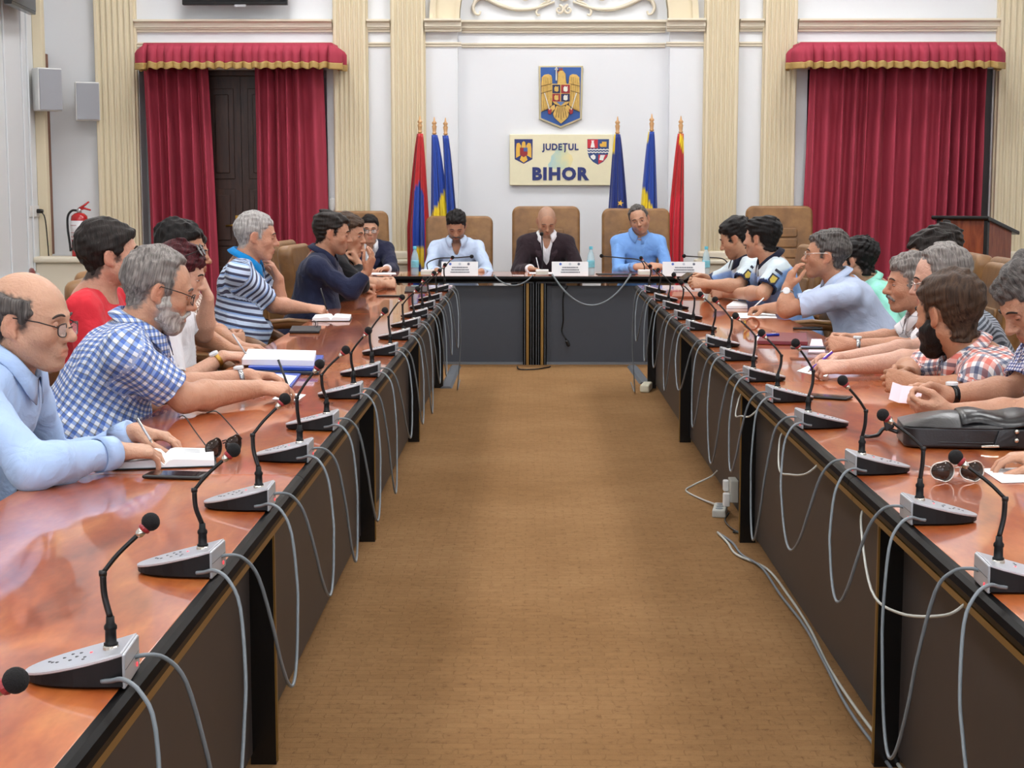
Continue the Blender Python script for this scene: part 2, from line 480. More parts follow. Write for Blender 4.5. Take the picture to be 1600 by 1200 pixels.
hd = MB().box(hp.x - .02, hp.x + .02, 16.145, 16.155, hp.z - .12, hp.z + .12).build('handle_plate', GOLD, dr, bevel=.004)
MB().tube([(hp.x, 16.15, hp.z + .02), (hp.x, 16.11, hp.z + .02), (hp.x - .03, 16.1, hp.z + .02), (hp.x - .11, 16.1, hp.z + .015)], .01, 8).build('door_handle', GOLD, dr, smooth=True)
# tall dark window frame seen as a sliver beside the right curtain
wr = empty('window_4', (0, 0, 0)); struct(wr, 'dark framed window behind the closed right curtain', 'window')
MB().box(NR0 + .03, NR0 + .12, 16.1, 16.25, 0, NLZ).box(NR1 - .09, NR1, 16.02, 16.25, 0, NLZ).box(NR0, NR1, 16.1, 16.25, NLZ - .1, NLZ).build('window_frame', M('dark_grey_frame', (58, 52, 54), .5), wr)
MB().box(NR0 + .12, NR1 - .09, 16.2, 16.21, 0, NLZ - .1).build('pane', M('night_glass', (60, 66, 74), .1), wr)

# ---- curtains and pelmets
def velvet(name, rgb, dark):
    m = bpy.data.materials.new(name); t = NT(m); co = t.coord('Object', (14, 14, 1.2))
    t.color(t.mix(t.noise(2.5, 4, co, .6), srgb(*dark), srgb(*rgb)))
    t.b.inputs['Roughness'].default_value = .75; t.b.inputs['Specular IOR Level'].default_value = .2
    t.b.inputs['Sheen Weight'].default_value = .25; t.b.inputs['Sheen Tint'].default_value = srgb(230, 130, 140); t.b.inputs['Sheen Roughness'].default_value = .4
    t.bump(t.noise(160, 3, t.coord()), .15, .003)
    return m
RED = velvet('red_velvet', (178, 68, 86), (156, 52, 70))
def curtain(xa, xb, ba, bb, nf, seed, label, Y=15.84, ytop=100):
    rnd = random.Random(seed)
    zt_ = Z_(ytop, Y); n = nf * 12; rows = []
    ph = [rnd.uniform(-.9, .9) for _ in range(nf + 1)]; am = [rnd.uniform(.6, 1.25) for _ in range(nf + 1)]
    ws = np.cumsum([rnd.uniform(.55, 1.5) for _ in range(nf)]); ws = ws / ws[-1]
    for j in range(19):
        v = j / 18; z = zt_ + (.015 - zt_) * v
        row = []
        for i in range(n + 1):
            s = i / n
            q = s * nf; fi = min(int(q), nf - 1); fr = q - fi
            lo = 0 if fi == 0 else ws[fi - 1]
            ss = lo + (ws[fi] - lo) * fr
            x = X_(xa, Y) + (X_(xb, Y) - X_(xa, Y)) * ss
            x2 = X_(ba, Y) + (X_(bb, Y) - X_(ba, Y)) * ss
            xx = x + (x2 - x) * min(1, v * 1.1)
            a = am[fi] + (am[fi + 1] - am[fi]) * fr
            f1 = math.cos(2 * PI * fr)
            dep = .088 * a * (abs(f1) ** .75 * (1 if f1 > 0 else -1)) + .012 * math.sin(5 * ss * nf + ph[fi] + 2 * v)
            dep *= .6 + .4 * min(1, v * 3)
            xx += .012 * math.sin(2 * PI * fr + ph[fi]) * a + .006 * math.sin(3 * v + ph[fi])
            row.append((xx, Y + dep, z))
        rows.append(row)
    o = MB().grid(rows).build('curtain', RED, smooth=True, solid=.006)
    tag(o, label, 'curtain', 'red velvet curtains')
    return o
curtain(229, 330, 231, 339, 6, 3, 'red velvet curtain drawn to the left of the dark door')
curtain(402, 508, 399, 513, 6, 8, 'red velvet curtain drawn to the right of the dark door')
curtain(1262, 1538, 1252, 1534, 15, 5, 'wide closed red velvet curtain behind the lectern')
FRINGE = M('gold_fringe', (174, 142, 82), .55, noise=.25, nscale=120)
def pelmet(xa, xb, seed, label):
    rnd = random.Random(seed); Yf = 15.58
    zt_, zf, zb_ = Z_(67, Yf), Z_(98, Yf), Z_(107.5, Yf)
    a, b = X_(xa, Yf) + .095, X_(xb, Yf) - .095
    root = empty('pelmet', ((a + b) / 2, Yf, zb_)); tag(root, label, 'pelmet', 'gathered pelmets over the curtains')
    L = (b - a) + .6; path = []
    n = 640
    for i in range(n + 1):
        s = L * i / n - .3
        if s < 0: path.append((a - .02 * (-s / .3), Yf - s * 1.0, -1, 0))
        elif s > b - a: path.append((b + .02 * ((s - b + a) / .3), Yf + (s - b + a), 1, 0))
        else: path.append((a + s, Yf, 0, -1))
    np_ = 29
    pos = sorted(rnd.uniform(-.2, .2) + i + .5 for i in range(np_))
    def dep(i, v):
        q = i / n * np_; f = 0
        for k_, p in enumerate(pos):
            d = q - p
            if abs(d) < 1.2: f = max(f, math.sqrt(1 - min(1, abs(d) / .6) ** 2) * (.8 + .2 * math.sin(k_ * 2.3)))
        return (.10 * f) * (.05 + .95 * min(1, max(0, v - .1) * 3) ** .8)
    def row(z, v, e=0):
        r_ = []
        for i, (x, y, nx, ny) in enumerate(path):
            d = dep(i, v) + e
            r_.append((x + nx * d - root.location.x, y + ny * d - root.location.y, z - root.location.z + .008 * math.sin(i * .21) * v))
        return r_
    MB().grid([row(zt_ - (zt_ - zf) * v, v) for v in (0, .12, .2, .35, .5, .65, .8, .92, 1)]).build('pleated_cloth', RED, root, smooth=True, solid=.006)
    MB().grid([row(zf - (zf - zb_) * v, 1 + .05 * v, .004) for v in (-.08, .15, .5, .8, 1)]).build('fringe', FRINGE, root, smooth=True, solid=.008)
    MB().box(a - .0 - root.location.x, b - root.location.x, 0, .32, zt_ - root.location.z - .02, zt_ - root.location.z + .005).build('board', RED, root)
pelmet(216, 536, 2, 'gathered red pelmet with gold fringe above the open left curtains')
pelmet(1231, 1563, 9, 'gathered red pelmet with gold fringe above the closed right curtain')

# ---- screens, loudspeakers, socket
SCR = M('screen_black', (10, 11, 13), .12)
t1 = empty('television', ((X_(298) + X_(460)) / 2, 15.83, Z_(11))); tag(t1, 'black television screen high on the wall above the left curtains', 'television', 'wall televisions')
w2 = (X_(460, 15.8) - X_(298, 15.8)) / 2
MB().box(-w2, w2, -.05, .02, 0, .62).build('housing', BLACK, t1, bevel=.008)
MB().box(-w2 + .02, w2 - .02, -.056, -.05, .03, .6).build('screen', SCR, t1)
MB().box(.0, .11, -.06, -.03, -.02, .002).build('sensor', M('grey_plastic', (170, 172, 175), .5), t1)
MB().box(-.15, .15, .02, .15, .2, .45).build('wall_bracket', BLACK, t1)
p = U(30, 12, 14.75)
t2 = empty('television', (XL + .19, 14.72, p.z - .02), R(-86)); tag(t2, 'black television on the left wall cut by the top left corner', 'television', 'wall televisions')
MB().box(-.45, .45, -.04, .03, 0, .55).build('housing', BLACK, t2, bevel=.008)
MB().box(-.43, .43, .03, .036, .03, .53).build('screen', SCR, t2)
MB().box(-.1, .1, -.16, -.04, .15, .4).build('wall_bracket', BLACK, t2)
SPW = M('speaker_white', (228, 228, 226), .5); GR = M('speaker_grille', (158, 160, 166), .7, bump=.3, bscale=400)
def speaker(x0, x1, y0, y1, Y, rz, label):
    a, b = U(x0, y1, Y), U(x1, y0, Y)
    w = (b.x - a.x) / 2 / math.cos(rz) * .97; hgt = b.z - a.z
    e = empty('loudspeaker', ((a.x + b.x) / 2, Y, a.z), rz); tag(e, label, 'loudspeaker', 'wall loudspeakers')
    MB().box(-w, w, 0, .16, 0, hgt).build('cabinet', SPW, e, bevel=.008)
    MB().box(-w + .012, w - .006, -.012, 0, .008, hgt - .012).build('grille', GR, e, bevel=.004)
    MB().box(-.03, .03, .16, .24, hgt / 2 - .05, hgt / 2 + .05).build('wall_bracket', SPW, e)
speaker(64, 93, 106, 173, 15.45, R(38), 'white loudspeaker with grey grille on the left corner strip, the higher of two')
speaker(120, 154, 128, 188, 15.72, R(18), 'white loudspeaker with grey grille beside the corner pilaster, the lower of two')
so = U(66, 330, 15.5)
sk = empty('wall_socket', (XL, 15.5, so.z)); tag(sk, 'white wall socket with a black plug on the left wall', 'socket')
MB().box(0, .014, -.16, .12, -.055, .055).build('plate', SPW, sk, bevel=.004)
MB().lathe([(.022, 0), (.022, .04), (.016, .06)], (.014, .05, 0), 12, (1, 0, 0)).build('plug', BLACK, sk)
tag(MB().tube(catmull([(XL + .06, 15.55, so.z - .01), (XL + .09, 15.56, so.z - .1), (XL + .1, 15.6, so.z - .5), (XL + .12, 15.58, .4), (XL + .1, 15.55, .02)], 6), .006, 6).build('power_cable', BLACK, smooth=True), 'black cable hanging from the socket on the left wall', 'cable')
pl = U(519, 320, 15.98)
ps = MB().lathe([(.02, 0), (.045, .004), (.045, .012), (.03, .018)], (0, 0, 0), 18, (0, -1, 0)).build('light_switch', SPW, smooth=True)
ps.location = (pl.x, YB, pl.z); ps.scale = (1, 1, 1.6); tag(ps, 'small white oval switch on the wall beside the left curtain', 'switch')

# ---- fire extinguisher
ex = U(126, 402, 15.55)
fe = empty('fire_extinguisher', (ex.x, 15.55, ex.z)); tag(fe, 'red fire extinguisher with white label standing on the ledge', 'extinguisher')
RP = M('red_enamel', (178, 24, 30), .25, coat=.5)
r0 = .082
MB().lathe([(r0 * .9, 0), (r0, .015), (r0, .06), (r0 * .97, .064), (r0, .07), (r0, .37), (r0 * .93, .405), (r0 * .6, .43), (r0 * .3, .437)], seg=28).build('cylinder', RP, fe, smooth=True)
MB().lathe([(.02, .43), (.024, .445), (.024, .47), (.015, .48)], seg=14).build('valve', M('steel', (180, 180, 182), .3, .9), fe, smooth=True)
MB().tube([(0, 0, .475), (.04, 0, .50), (.1, 0, .545)], [.014, .012, .008], 8).build('handle', RP, fe, smooth=True)
MB().tube([(-.01, 0, .47), (.05, 0, .48), (.115, 0, .462)], [.014, .012, .008], 8).build('lever', RP, fe, smooth=True)
MB().tube(catmull([(-.02, 0, .46), (-.07, -.01, .455), (-.108, -.02, .40), (-.112, -.02, .28), (-.098, -.02, .15), (-.088, -.03, .06)], 6), .011, 8).build('hose', BLACK, fe, smooth=True)
MB().lathe([(r0 + .003, .075), (r0 + .006, .08), (r0 + .006, .09), (r0 + .003, .095)], seg=28).build('strap', BLACK, fe)
lab = MB(); rows = []
for z in (.17, .36):
    rows.append([(math.sin(R(a)) * (r0 + .002), -math.cos(R(a)) * (r0 + .002), z) for a in range(-75, 41, 5)])
lb = lab.grid(rows).build('label', M('label_white', (225, 222, 224), .5), fe, smooth=True, solid=.001)
for z, hh, a0, a1 in ((.34, .022, -70, -5), (.29, .045, -70, -5), (.235, .03, -70, -5), (.195, .02, -70, -5)):
    MB().grid([[(math.sin(R(a)) * (r0 + .004), -math.cos(R(a)) * (r0 + .004), q) for a in range(a0, a1 + 1, 5)] for q in (z - hh - .004, z - hh)]).build('red_line', RP, lb, solid=.001)

# ---- lectern
lw = bpy.data.materials.new('lectern_wood'); t = NT(lw); co = t.coord('Object', (5, 5, .9))
t.color(t.ramp(t.noise(3, 5, co, .6, 1.5), [(.3, srgb(112, 48, 26)), (.7, srgb(150, 76, 42))])); t.b.inputs['Roughness'].default_value = .25
lp = U(1534, 345, 14.55)
le = empty('lectern', (lp.x + .02, 14.85, 0), R(-42)); tag(le, 'reddish wooden lectern with black sloping top before the closed curtain', 'lectern')
w, d = .235, .25
MB().box(-w, w, -d, -d + .03, .05, 1.19).build('front_panel', lw, le)
for sx in (-1, 1):
    xx = sx * w
    MB().prism([(xx - .015, -d + .03, .05), (xx - .015, d, .05), (xx - .015, d, 1.08), (xx - .015, -d + .03, 1.19)], (.03, 0, 0)).build('side_panel', lw, le)
    MB().box(xx - .018, xx + .018, -d - .004, -d + .036, .04, 1.19).build('edge_strip', BLACK, le)
MB().prism([(-w - .05, -d - .06, 1.20), (-w - .05, d + .1, 1.05), (-w - .05, d + .1, 1.085), (-w - .05, -d - .06, 1.235)], (2 * w + .1, 0, 0)).build('top', BLACK, le, bevel=.008)
MB().box(-w - .03, w + .03, -d - .03, d + .03, 0, .05).build('plinth', BLACK, le)
MB().box(-w + .015, w - .015, -d + .03, d - .05, .6, .62).build('shelf', lw, le)
MB().box(w + .015, w + .018, -d + .05, d, .70, .705).build('panel_joint', BLACK, le)
MB().box(-w + .015, w - .015, d - .05, d - .02, .05, .6).build('back_panel', lw, le)

# ---- coat of arms on the wall
YW = YB + .1
em = empty('coat_of_arms', (X_(875, YW), YW, Z_(152, YW))); tag(em, 'blue and gold shield with an eagle hung above the county sign', 'emblem')
BLUE = M('emblem_blue', (38, 86, 160), .4, noise=.1); EG = M('emblem_gold', (206, 168, 88), .4, .15, noise=.3, nscale=40); EDK = M('emblem_dark_gold', (120, 92, 40), .5)
ERED = M('emblem_red', (150, 34, 40), .45); EWH = M('emblem_white', (222, 220, 208), .5); ENV = M('emblem_navy', (28, 34, 78), .5)
RIM = M('emblem_rim', (188, 176, 140), .4, .3)
k = 1 / 155.0
def ep(x, y, e=0): return ((x - 875) * k, -e, (152 - y) * k)
def plate(pts, name, mat, y0, th, parent, bevel=.0):
    return MB().prism([(p[0], -y0, p[2]) for p in pts], (0, -th, 0)).build(name, mat, parent, bevel=bevel)
sh = [ep(841, 104), ep(910, 104), ep(908.5, 186), ep(875.5, 200), ep(842, 186)]
plate(sh, 'rim', RIM, 0, .03, em, .006)
plate([ep(844, 106.5), ep(907, 106.5), ep(905.5, 184), ep(875.5, 196.5), ep(845, 184)], 'shield', BLUE, .03, .004, em)
for sg in (-1, 1):
    wing = [(sg * x + 875, y) for x, y in ((13, 124), (14.5, 119), (19, 117), (25, 118), (29, 122), (30, 131), (30, 150), (30, 175), (20, 170.5), (13, 165), (12, 145))]
    wg = plate([ep(*q) for q in wing], 'wing', EG, .034, .02, em, .004)
    for i in range(5):
        xx = 875 + sg * (14.8 + i * 3.3)
        pf = [ep(xx - 1.4, 121 + i * .2), ep(xx + 1.4, 121 + i * .2), ep(xx + 1.5, 166 + i * 1.7), ep(xx - 1.2, 166 + i * 1.7)]
        plate(pf, 'feather', EG, .054, .008, wg, .003)
    for yy in (131, 141):
        plate([ep(875 + sg * 13, yy + .2), ep(875 + sg * 30, yy + 5 - (yy == 131) * 1), ep(875 + sg * 30, yy + 6.2 - (yy == 131) * 1), ep(875 + sg * 13, yy + 1.4)], 'wing_band', EDK, .062, .003, wg)
    leg = plate([ep(875 + sg * 9, 163), ep(875 + sg * 15, 167), ep(875 + sg * 18, 173), ep(875 + sg * 13, 176), ep(875 + sg * 8, 170)], 'leg', EG, .034, .022, em, .003)
    plate([ep(875 + sg * 13, 171), ep(875 + sg * 20, 171), ep(875 + sg * 19, 178), ep(875 + sg * 15, 179)], 'claw', ERED, .05, .018, leg, .004)
    plate([ep(875 + sg * 16.2, 172), ep(875 + sg * 17.6, 172), ep(875 + sg * 25.5, 146), ep(875 + sg * 24.0, 146)], 'sceptre' if sg > 0 else 'sword', EWH, .062, .008, em, .002)
plate([ep(870, 134), ep(870.5, 120), ep(871, 114), ep(874, 111.5), ep(879, 112), ep(883, 117), ep(883.5, 126), ep(885, 134)], 'eagle_head', EG, .034, .03, em, .008)
plate([ep(873, 116.5), ep(869.5, 114.5), ep(870, 112.6), ep(874, 113)], 'beak', ERED, .045, .015, em, .002)
plate([ep(872, 111), ep(873, 107.2), ep(875.5, 109), ep(878, 107), ep(878.6, 111.5)], 'crown', M('emblem_crown', (150, 70, 60), .4), .036, .02, em, .002)
for pts in ([(867.5, 127), (869.5, 127), (869.5, 112), (867.5, 112)], [(866, 110.5), (871, 110.5), (871, 108.6), (866, 108.6)], [(867.5, 113), (869.7, 113), (869.7, 106.8), (867.5, 106.8)]):
    plate([ep(*q) for q in pts], 'cross', EWH, .036, .018, em, .002)
plate([ep(869, 165), ep(882, 165), ep(888.5, 178), ep(887, 183), ep(882, 188), ep(876, 193), ep(870, 188), ep(865, 183), ep(863.5, 178)], 'tail', EG, .034, .02, em, .004)
for i in range(5):
    xx = 867.5 + i * 4.2
    plate([ep(875 + (xx - 875) * .6, 168), ep(876 + (xx - 875) * .6, 168), ep(xx + .8, 184 + 3 * (i == 2)), ep(xx - .4, 184 + 3 * (i == 2))], 'tail_feather', EDK, .054, .003, em)
chest = [ep(861, 132), ep(891, 132), ep(891, 158), ep(886, 163), ep(875.5, 167), ep(866, 163), ep(861, 158)]
plate(chest, 'breast_shield', EG, .034, .032, em, .004)
quart = [((862.5, 133.5), (874.5, 146.5), ENV, EG), ((876, 133.5), (889.5, 146.5), ERED, EWH), ((862.5, 147.5), (874.5, 159), ERED, EG), ((876, 147.5), (889.5, 159), ENV, EWH)]
for (x0, y0), (x1, y1), c1, c2 in quart:
    q = plate([ep(x0, y0), ep(x1, y0), ep(x1, y1), ep(x0, y1)], 'quarter', c1, .066, .004, em)
    mx, my = (x0 + x1) / 2, (y0 + y1) / 2
    plate([ep(mx - 3.2, my - 2), ep(mx - 1, my - 4.5), ep(mx + 1, my - 3), ep(mx + 3.2, my - 4.5), ep(mx + 3.4, my + 3), ep(mx + 1, my + 4.5), ep(mx - 3, my + 3.2)], 'charge', c2, .07, .006, q, .002)
plate([ep(869, 159.5), ep(882, 159.5), ep(875.5, 165.5)], 'point', M('emblem_sea', (90, 120, 170), .5), .066, .004, em)

# ---- county sign
s0, s1, sy0, sy1 = 796, 957, 210.5, 289.5
sg_ = empty('county_sign', (X_(876.5, YW), YW, Z_(250, YW))); tag(sg_, 'cream county sign lettered in navy, with two small shields', 'sign')
def sp(x, y): return ((x - 876.5) * k, 0, (250 - y) * k)
PC = M('sign_cream', (232, 224, 190), .5, noise=.04); NAVY = M('sign_navy', (34, 46, 110), .5)
plate([sp(s0, sy0), sp(s1, sy0), sp(s1, sy1), sp(s0, sy1)], 'board', PC, 0, .05, sg_, .006)
mp = [(876, 222), (879, 228), (884, 232), (888, 239), (893, 243), (895, 250), (893, 256), (890, 262), (880, 264), (868, 264), (857, 262), (856, 257), (860, 252), (861, 244), (866, 239), (869, 231), (873, 229)]
mm = bpy.data.materials.new('map_print'); t = NT(mm)
sx_ = t.new('ShaderNodeSeparateXYZ'); t.link(t.coord('Object'), sx_.inputs[0])
fz = t.math('ADD', t.math('MULTIPLY', sx_.outputs[0], 2.2), .5)
t.color(t.ramp(t.math('ADD', fz, t.math('MULTIPLY', t.math('SUBTRACT', t.noise(14, 3, t.coord()), .5), .5)), [(.25, srgb(176, 205, 200)), (.5, srgb(206, 214, 178)), (.75, srgb(232, 218, 160))]))
plate([sp(*q) for q in mp], 'county_map', mm, .05, .0008, sg_)
text_mesh('JUDEȚUL', .088, .0015, 'lettering', NAVY, sg_, (sp(875, 0)[0], -.053, sp(0, 230.5)[2]), (PI / 2, 0, 0), .0032, width=57 * k, space=1.1)
text_mesh('BIHOR', .165, .0015, 'lettering', NAVY, sg_, (sp(876, 0)[0], -.054, sp(0, 272.5)[2]), (PI / 2, 0, 0), .0092, width=89 * k, space=1.16)
sl = plate([sp(803.5, 218), sp(832, 218), sp(831.5, 249), sp(818, 256), sp(804, 249)], 'state_shield', NAVY, .05, .002, sg_)
YEL = M('emblem_yellow', (226, 178, 70), .5)
for sgn in (-1, 1):
    plate([sp(818 + sgn * x, y) for x, y in ((4, 228), (7, 223.5), (11, 224.5), (12, 232), (12, 247), (5, 243))], 'wing', YEL, .052, .002, sl)
plate([sp(814.5, 232), sp(815.5, 223), sp(818, 221), sp(820.5, 223), sp(821.5, 232)], 'eagle_head', YEL, .052, .002, sl)
plate([sp(814, 244), sp(822, 244), sp(824, 250), sp(818, 254.5), sp(812, 250)], 'tail', YEL, .052, .002, sl)
plate([sp(812, 231), sp(824, 231), sp(824, 242), sp(818, 246), sp(812, 242)], 'breast_shield', ERED, .053, .002, sl)
plate([sp(818, 231), sp(824, 231), sp(824, 237), sp(818, 237)], 'quarter', M('sign_blue', (70, 96, 160), .5), .0545, .002, sl)
SR, SB, SW = M('shield_red', (196, 44, 54), .5), M('shield_blue', (44, 70, 124), .5), M('shield_white', (236, 236, 232), .5)
sr = plate([sp(917, 218), sp(951, 218), sp(950.5, 238), sp(948, 246), sp(942, 253), sp(934, 257.5), (sp(926, 253)), sp(920, 246), sp(917.5, 238)], 'county_shield', SB, .05, .002, sg_)
plate([sp(917.5, 218.5), sp(933.5, 218.5), sp(933.5, 232), sp(917.5, 232)], 'quarter', SR, .052, .002, sr)
plate([sp(934.5, 242), sp(949, 242), sp(946, 247.5), sp(941, 252.5), sp(934.5, 256.5)], 'quarter', SR, .052, .002, sr)
for yy, cc in ((233, SW), (235.2, SB), (237, SW)):
    top = [sp(917.5 + i * 2.55, yy + (.9 if i % 2 else -.2)) for i in range(14)]
    bot = [sp(917.5 + i * 2.55, yy + 1.8 + (.9 if i % 2 else -.2)) for i in range(13, -1, -1)]
    plate(top + bot, 'wave', cc, .054, .001, sr)
plate([sp(922, 231), sp(924, 222), sp(923, 220), sp(928, 220), sp(927, 222), sp(929, 231)], 'tower', SW, .054, .002, sr)
plate([sp(936.5, 225), sp(940, 225), sp(940, 222), sp(947, 222), sp(947, 230), sp(938, 230), sp(936.5, 228)], 'castle', YEL, .054, .002, sr)
plate([sp(922, 244), sp(927, 241.5), sp(930, 244), sp(930, 248), sp(927, 250), sp(923, 247)], 'book', SW, .054, .002, sr)
plate([sp(936, 250), sp(937.5, 242.5), sp(945, 242.5), sp(943, 247), sp(942, 251)], 'scroll', SW, .054, .002, sr)
# ============================================================ flags
POLE = M('pale_wood', (196, 150, 100), .4, noise=.15, nscale=30)
def vcol_mat(name, rough=.6, spec=.3, sheen=0.0, bump=0.0):
    m = bpy.data.materials.new(name); t = NT(m)
    a = t.new('ShaderNodeAttribute'); a.attribute_name = 'Col'
    n = t.noise(30, 4, t.coord())
    t.color(t.mix(.25, a.outputs['Color'], t.ramp(n, [(.3, (.75, .75, .75, 1)), (.7, (1, 1, 1, 1))]), 'MULTIPLY'))
    t.b.inputs['Roughness'].default_value = rough; t.b.inputs['Specular IOR Level'].default_value = spec; t.b.inputs['Sheen Weight'].default_value = sheen
    if bump: t.bump(t.noise(90, 4, t.coord()), bump, .004)
    return m
SILK = vcol_mat('flag_silk', .45, .4, .2)
FR, FB, FY = srgb(188, 30, 34), srgb(24, 64, 158), srgb(240, 208, 30)
def flag(xp, ytip, l, r_, colour, label, Y=15.45, seed=0, stars=()):
    rnd = random.Random(seed)
    tip = U(xp, ytip, Y)
    root = empty('flag', (tip.x, Y, 0)); tag(root, label, 'flag', 'flags on wooden poles')
    zt_ = tip.z
    MB().tube([(0, 0, .05), (0, 0, zt_ - .16)], .014, 10).build('pole', POLE, root, smooth=True)
    MB().lathe([(.014, -.165), (.022, -.16), (.022, -.15), (.016, -.145), (.02, -.11), (.024, -.09), (.014, -.075), (.024, -.06), (.022, -.05), (.01, -.038), (.004, 0)], (0, 0, zt_), 14).build('finial', POLE, root, smooth=True)
    MB().lathe([(.05, 0), (.05, .06), (.03, .08), (.018, .10)], seg=20).build('stand', POLE, root, smooth=True)
    za, zb_ = zt_ - .17, .42
    rows = []; cols = []; n = 44
    k = Y / FPX
    for j in range(41):
        v = j / 40; z = za + (zb_ - za) * v
        q = min(1, v * 1.75) ** .8
        xl, xr = -.028 + ((l - xp) * k + .028) * q, .026 + ((r_ - xp) * k - .026) * q
        row = []
        for i in range(n + 1):
            s = i / n
            fold = math.sin(s * 2 * PI * 2.6 + seed + v * 1.3) * .5 + math.sin(s * 2 * PI * 5.2 + seed * 2.1 + v * 2) * .3
            x = xl + (xr - xl) * (s + .06 * math.sin(s * 4 * PI + seed))
            y = -.022 - (.01 + .06 * q) * (fold * .6 + math.sin(PI * s) * .7)
            row.append((x, y, z)); cols.append(colour(s, U(800, 300, Y).z and (300 - (z - EYE.z) * FPX / Y)))
        rows.append(row)
    o = MB().grid(rows).build('cloth', SILK, root, smooth=True, solid=.003)
    ca = o.data.color_attributes.new('Col', 'FLOAT_COLOR', 'POINT')
    ca.data.foreach_set('color', np.array(cols, dtype=np.float32).ravel())
    for (sx, sy) in stars:
        z = EYE.z - (sy - 300) * k; x = (sx - xp) * k; pts = []
        for a in range(10):
            rr = .032 if a % 2 == 0 else .013
            pts.append((x + rr * math.sin(a * PI / 5 + .2), -.095, z + rr * math.cos(a * PI / 5 + .2)))
        MB().prism(pts, (0, -.004, 0)).build('star', M('star_gold', (238, 190, 70), .5), o)
flag(656, 181, 634, 668, lambda s, y: (FY if y > 383 and .45 < s < .85 and y < 392 + 30 * s else FB) if (y > 283 + 60 * abs(s - .55) and .35 < s < .88) else (srgb(150, 18, 26) if s < .35 else FR), 'red and blue flag, leftmost of the left group of three', seed=1)
flag(678.5, 183, 671, 702, lambda s, y: FY if y > 338 - 44 * s else FB, 'blue flag with a yellow corner, middle of the left group of three', seed=2)
flag(696, 184, 697, 714, lambda s, y: FB, 'plain blue flag, rightmost of the left group of three', seed=3)
flag(965, 182, 952, 985, lambda s, y: FY if (s < .16 and y < 240) else srgb(22, 46, 122), 'dark blue flag with gold stars, leftmost of the right group of three', seed=4, stars=((969.5, 317), (964, 376), (975, 352)))
flag(1018.5, 178, 1002, 1031, lambda s, y: FY if y > 292 + 46 * s and s < .62 or (s < .1 and y < 225) else FB, 'blue flag with a yellow edge, middle of the right group of three', seed=5)
flag(1064, 181, 1046, 1071, lambda s, y: FY if (y < 216 + 26 * s and s > .3 and y > 204 + 14 * s) else (srgb(206, 30, 50) if y > 312 - 14 * s else FR), 'red flag with a yellow band, rightmost of all the flags', seed=6)

# ============================================================ tables
def veneer():
    m = bpy.data.materials.new('burl_veneer'); t = NT(m)
    co = t.coord('Object', (1, 1, 1))
    w = t.new('ShaderNodeMapping'); w.inputs['Scale'].default_value = (5, 1.6, 1); t.link(co, w.inputs['Vector'])
    n1 = t.noise(1.5, 3, w.outputs[0], .5, .6); n2 = t.noise(9, 2, w.outputs[0], .5, .4); n3 = t.noise(24, 1, w.outputs[0])
    c = t.ramp(n1, [(.28, srgb(132, 56, 22)), (.46, srgb(172, 84, 38)), (.6, srgb(194, 108, 54)), (.78, srgb(212, 136, 78))])
    c = t.mix(.45, c, t.ramp(n2, [(.3, (.66, .58, .52, 1)), (.62, (1, 1, 1, 1))]), 'MULTIPLY')
    c = t.mix(.3, c, t.ramp(n3, [(.3, (.7, .66, .62, 1)), (.7, (1, 1, 1, 1))]), 'MULTIPLY')
    t.color(c)
    t.b.inputs['Roughness'].default_value = .35; t.b.inputs['Specular IOR Level'].default_value = .2; t.b.inputs['Coat Weight'].default_value = 1.0; t.b.inputs['Coat Roughness'].default_value = .05; t.b.inputs['Coat IOR'].default_value = 1.5
    return m
VEN = veneer()
PANEL = M('dark_panel', (62, 56, 54), .5, noise=.08)
PANELB = M('dark_blue_grey_panel', (58, 62, 70), .5, noise=.06)
EDGE = M('black_edge', (8, 7, 7), .35, spec=.06)
GSTRIP = M('gold_strip', (146, 112, 58), .35, .5)
GREYM = M('grey_metal', (120, 124, 130), .4, .5)
XLI, XLO, XRI, XRO = -.56, -1.21, .79, 1.44
SEG_Y = [-1.25, 1.3, 3.87, 6.45, 9.1, 11.95]
ORD = ['first', 'second', 'third', 'fourth', 'fifth', 'sixth', 'seventh', 'eighth', 'ninth', 'tenth', 'eleventh', 'twelfth', 'thirteenth', 'fourteenth', 'fifteenth']
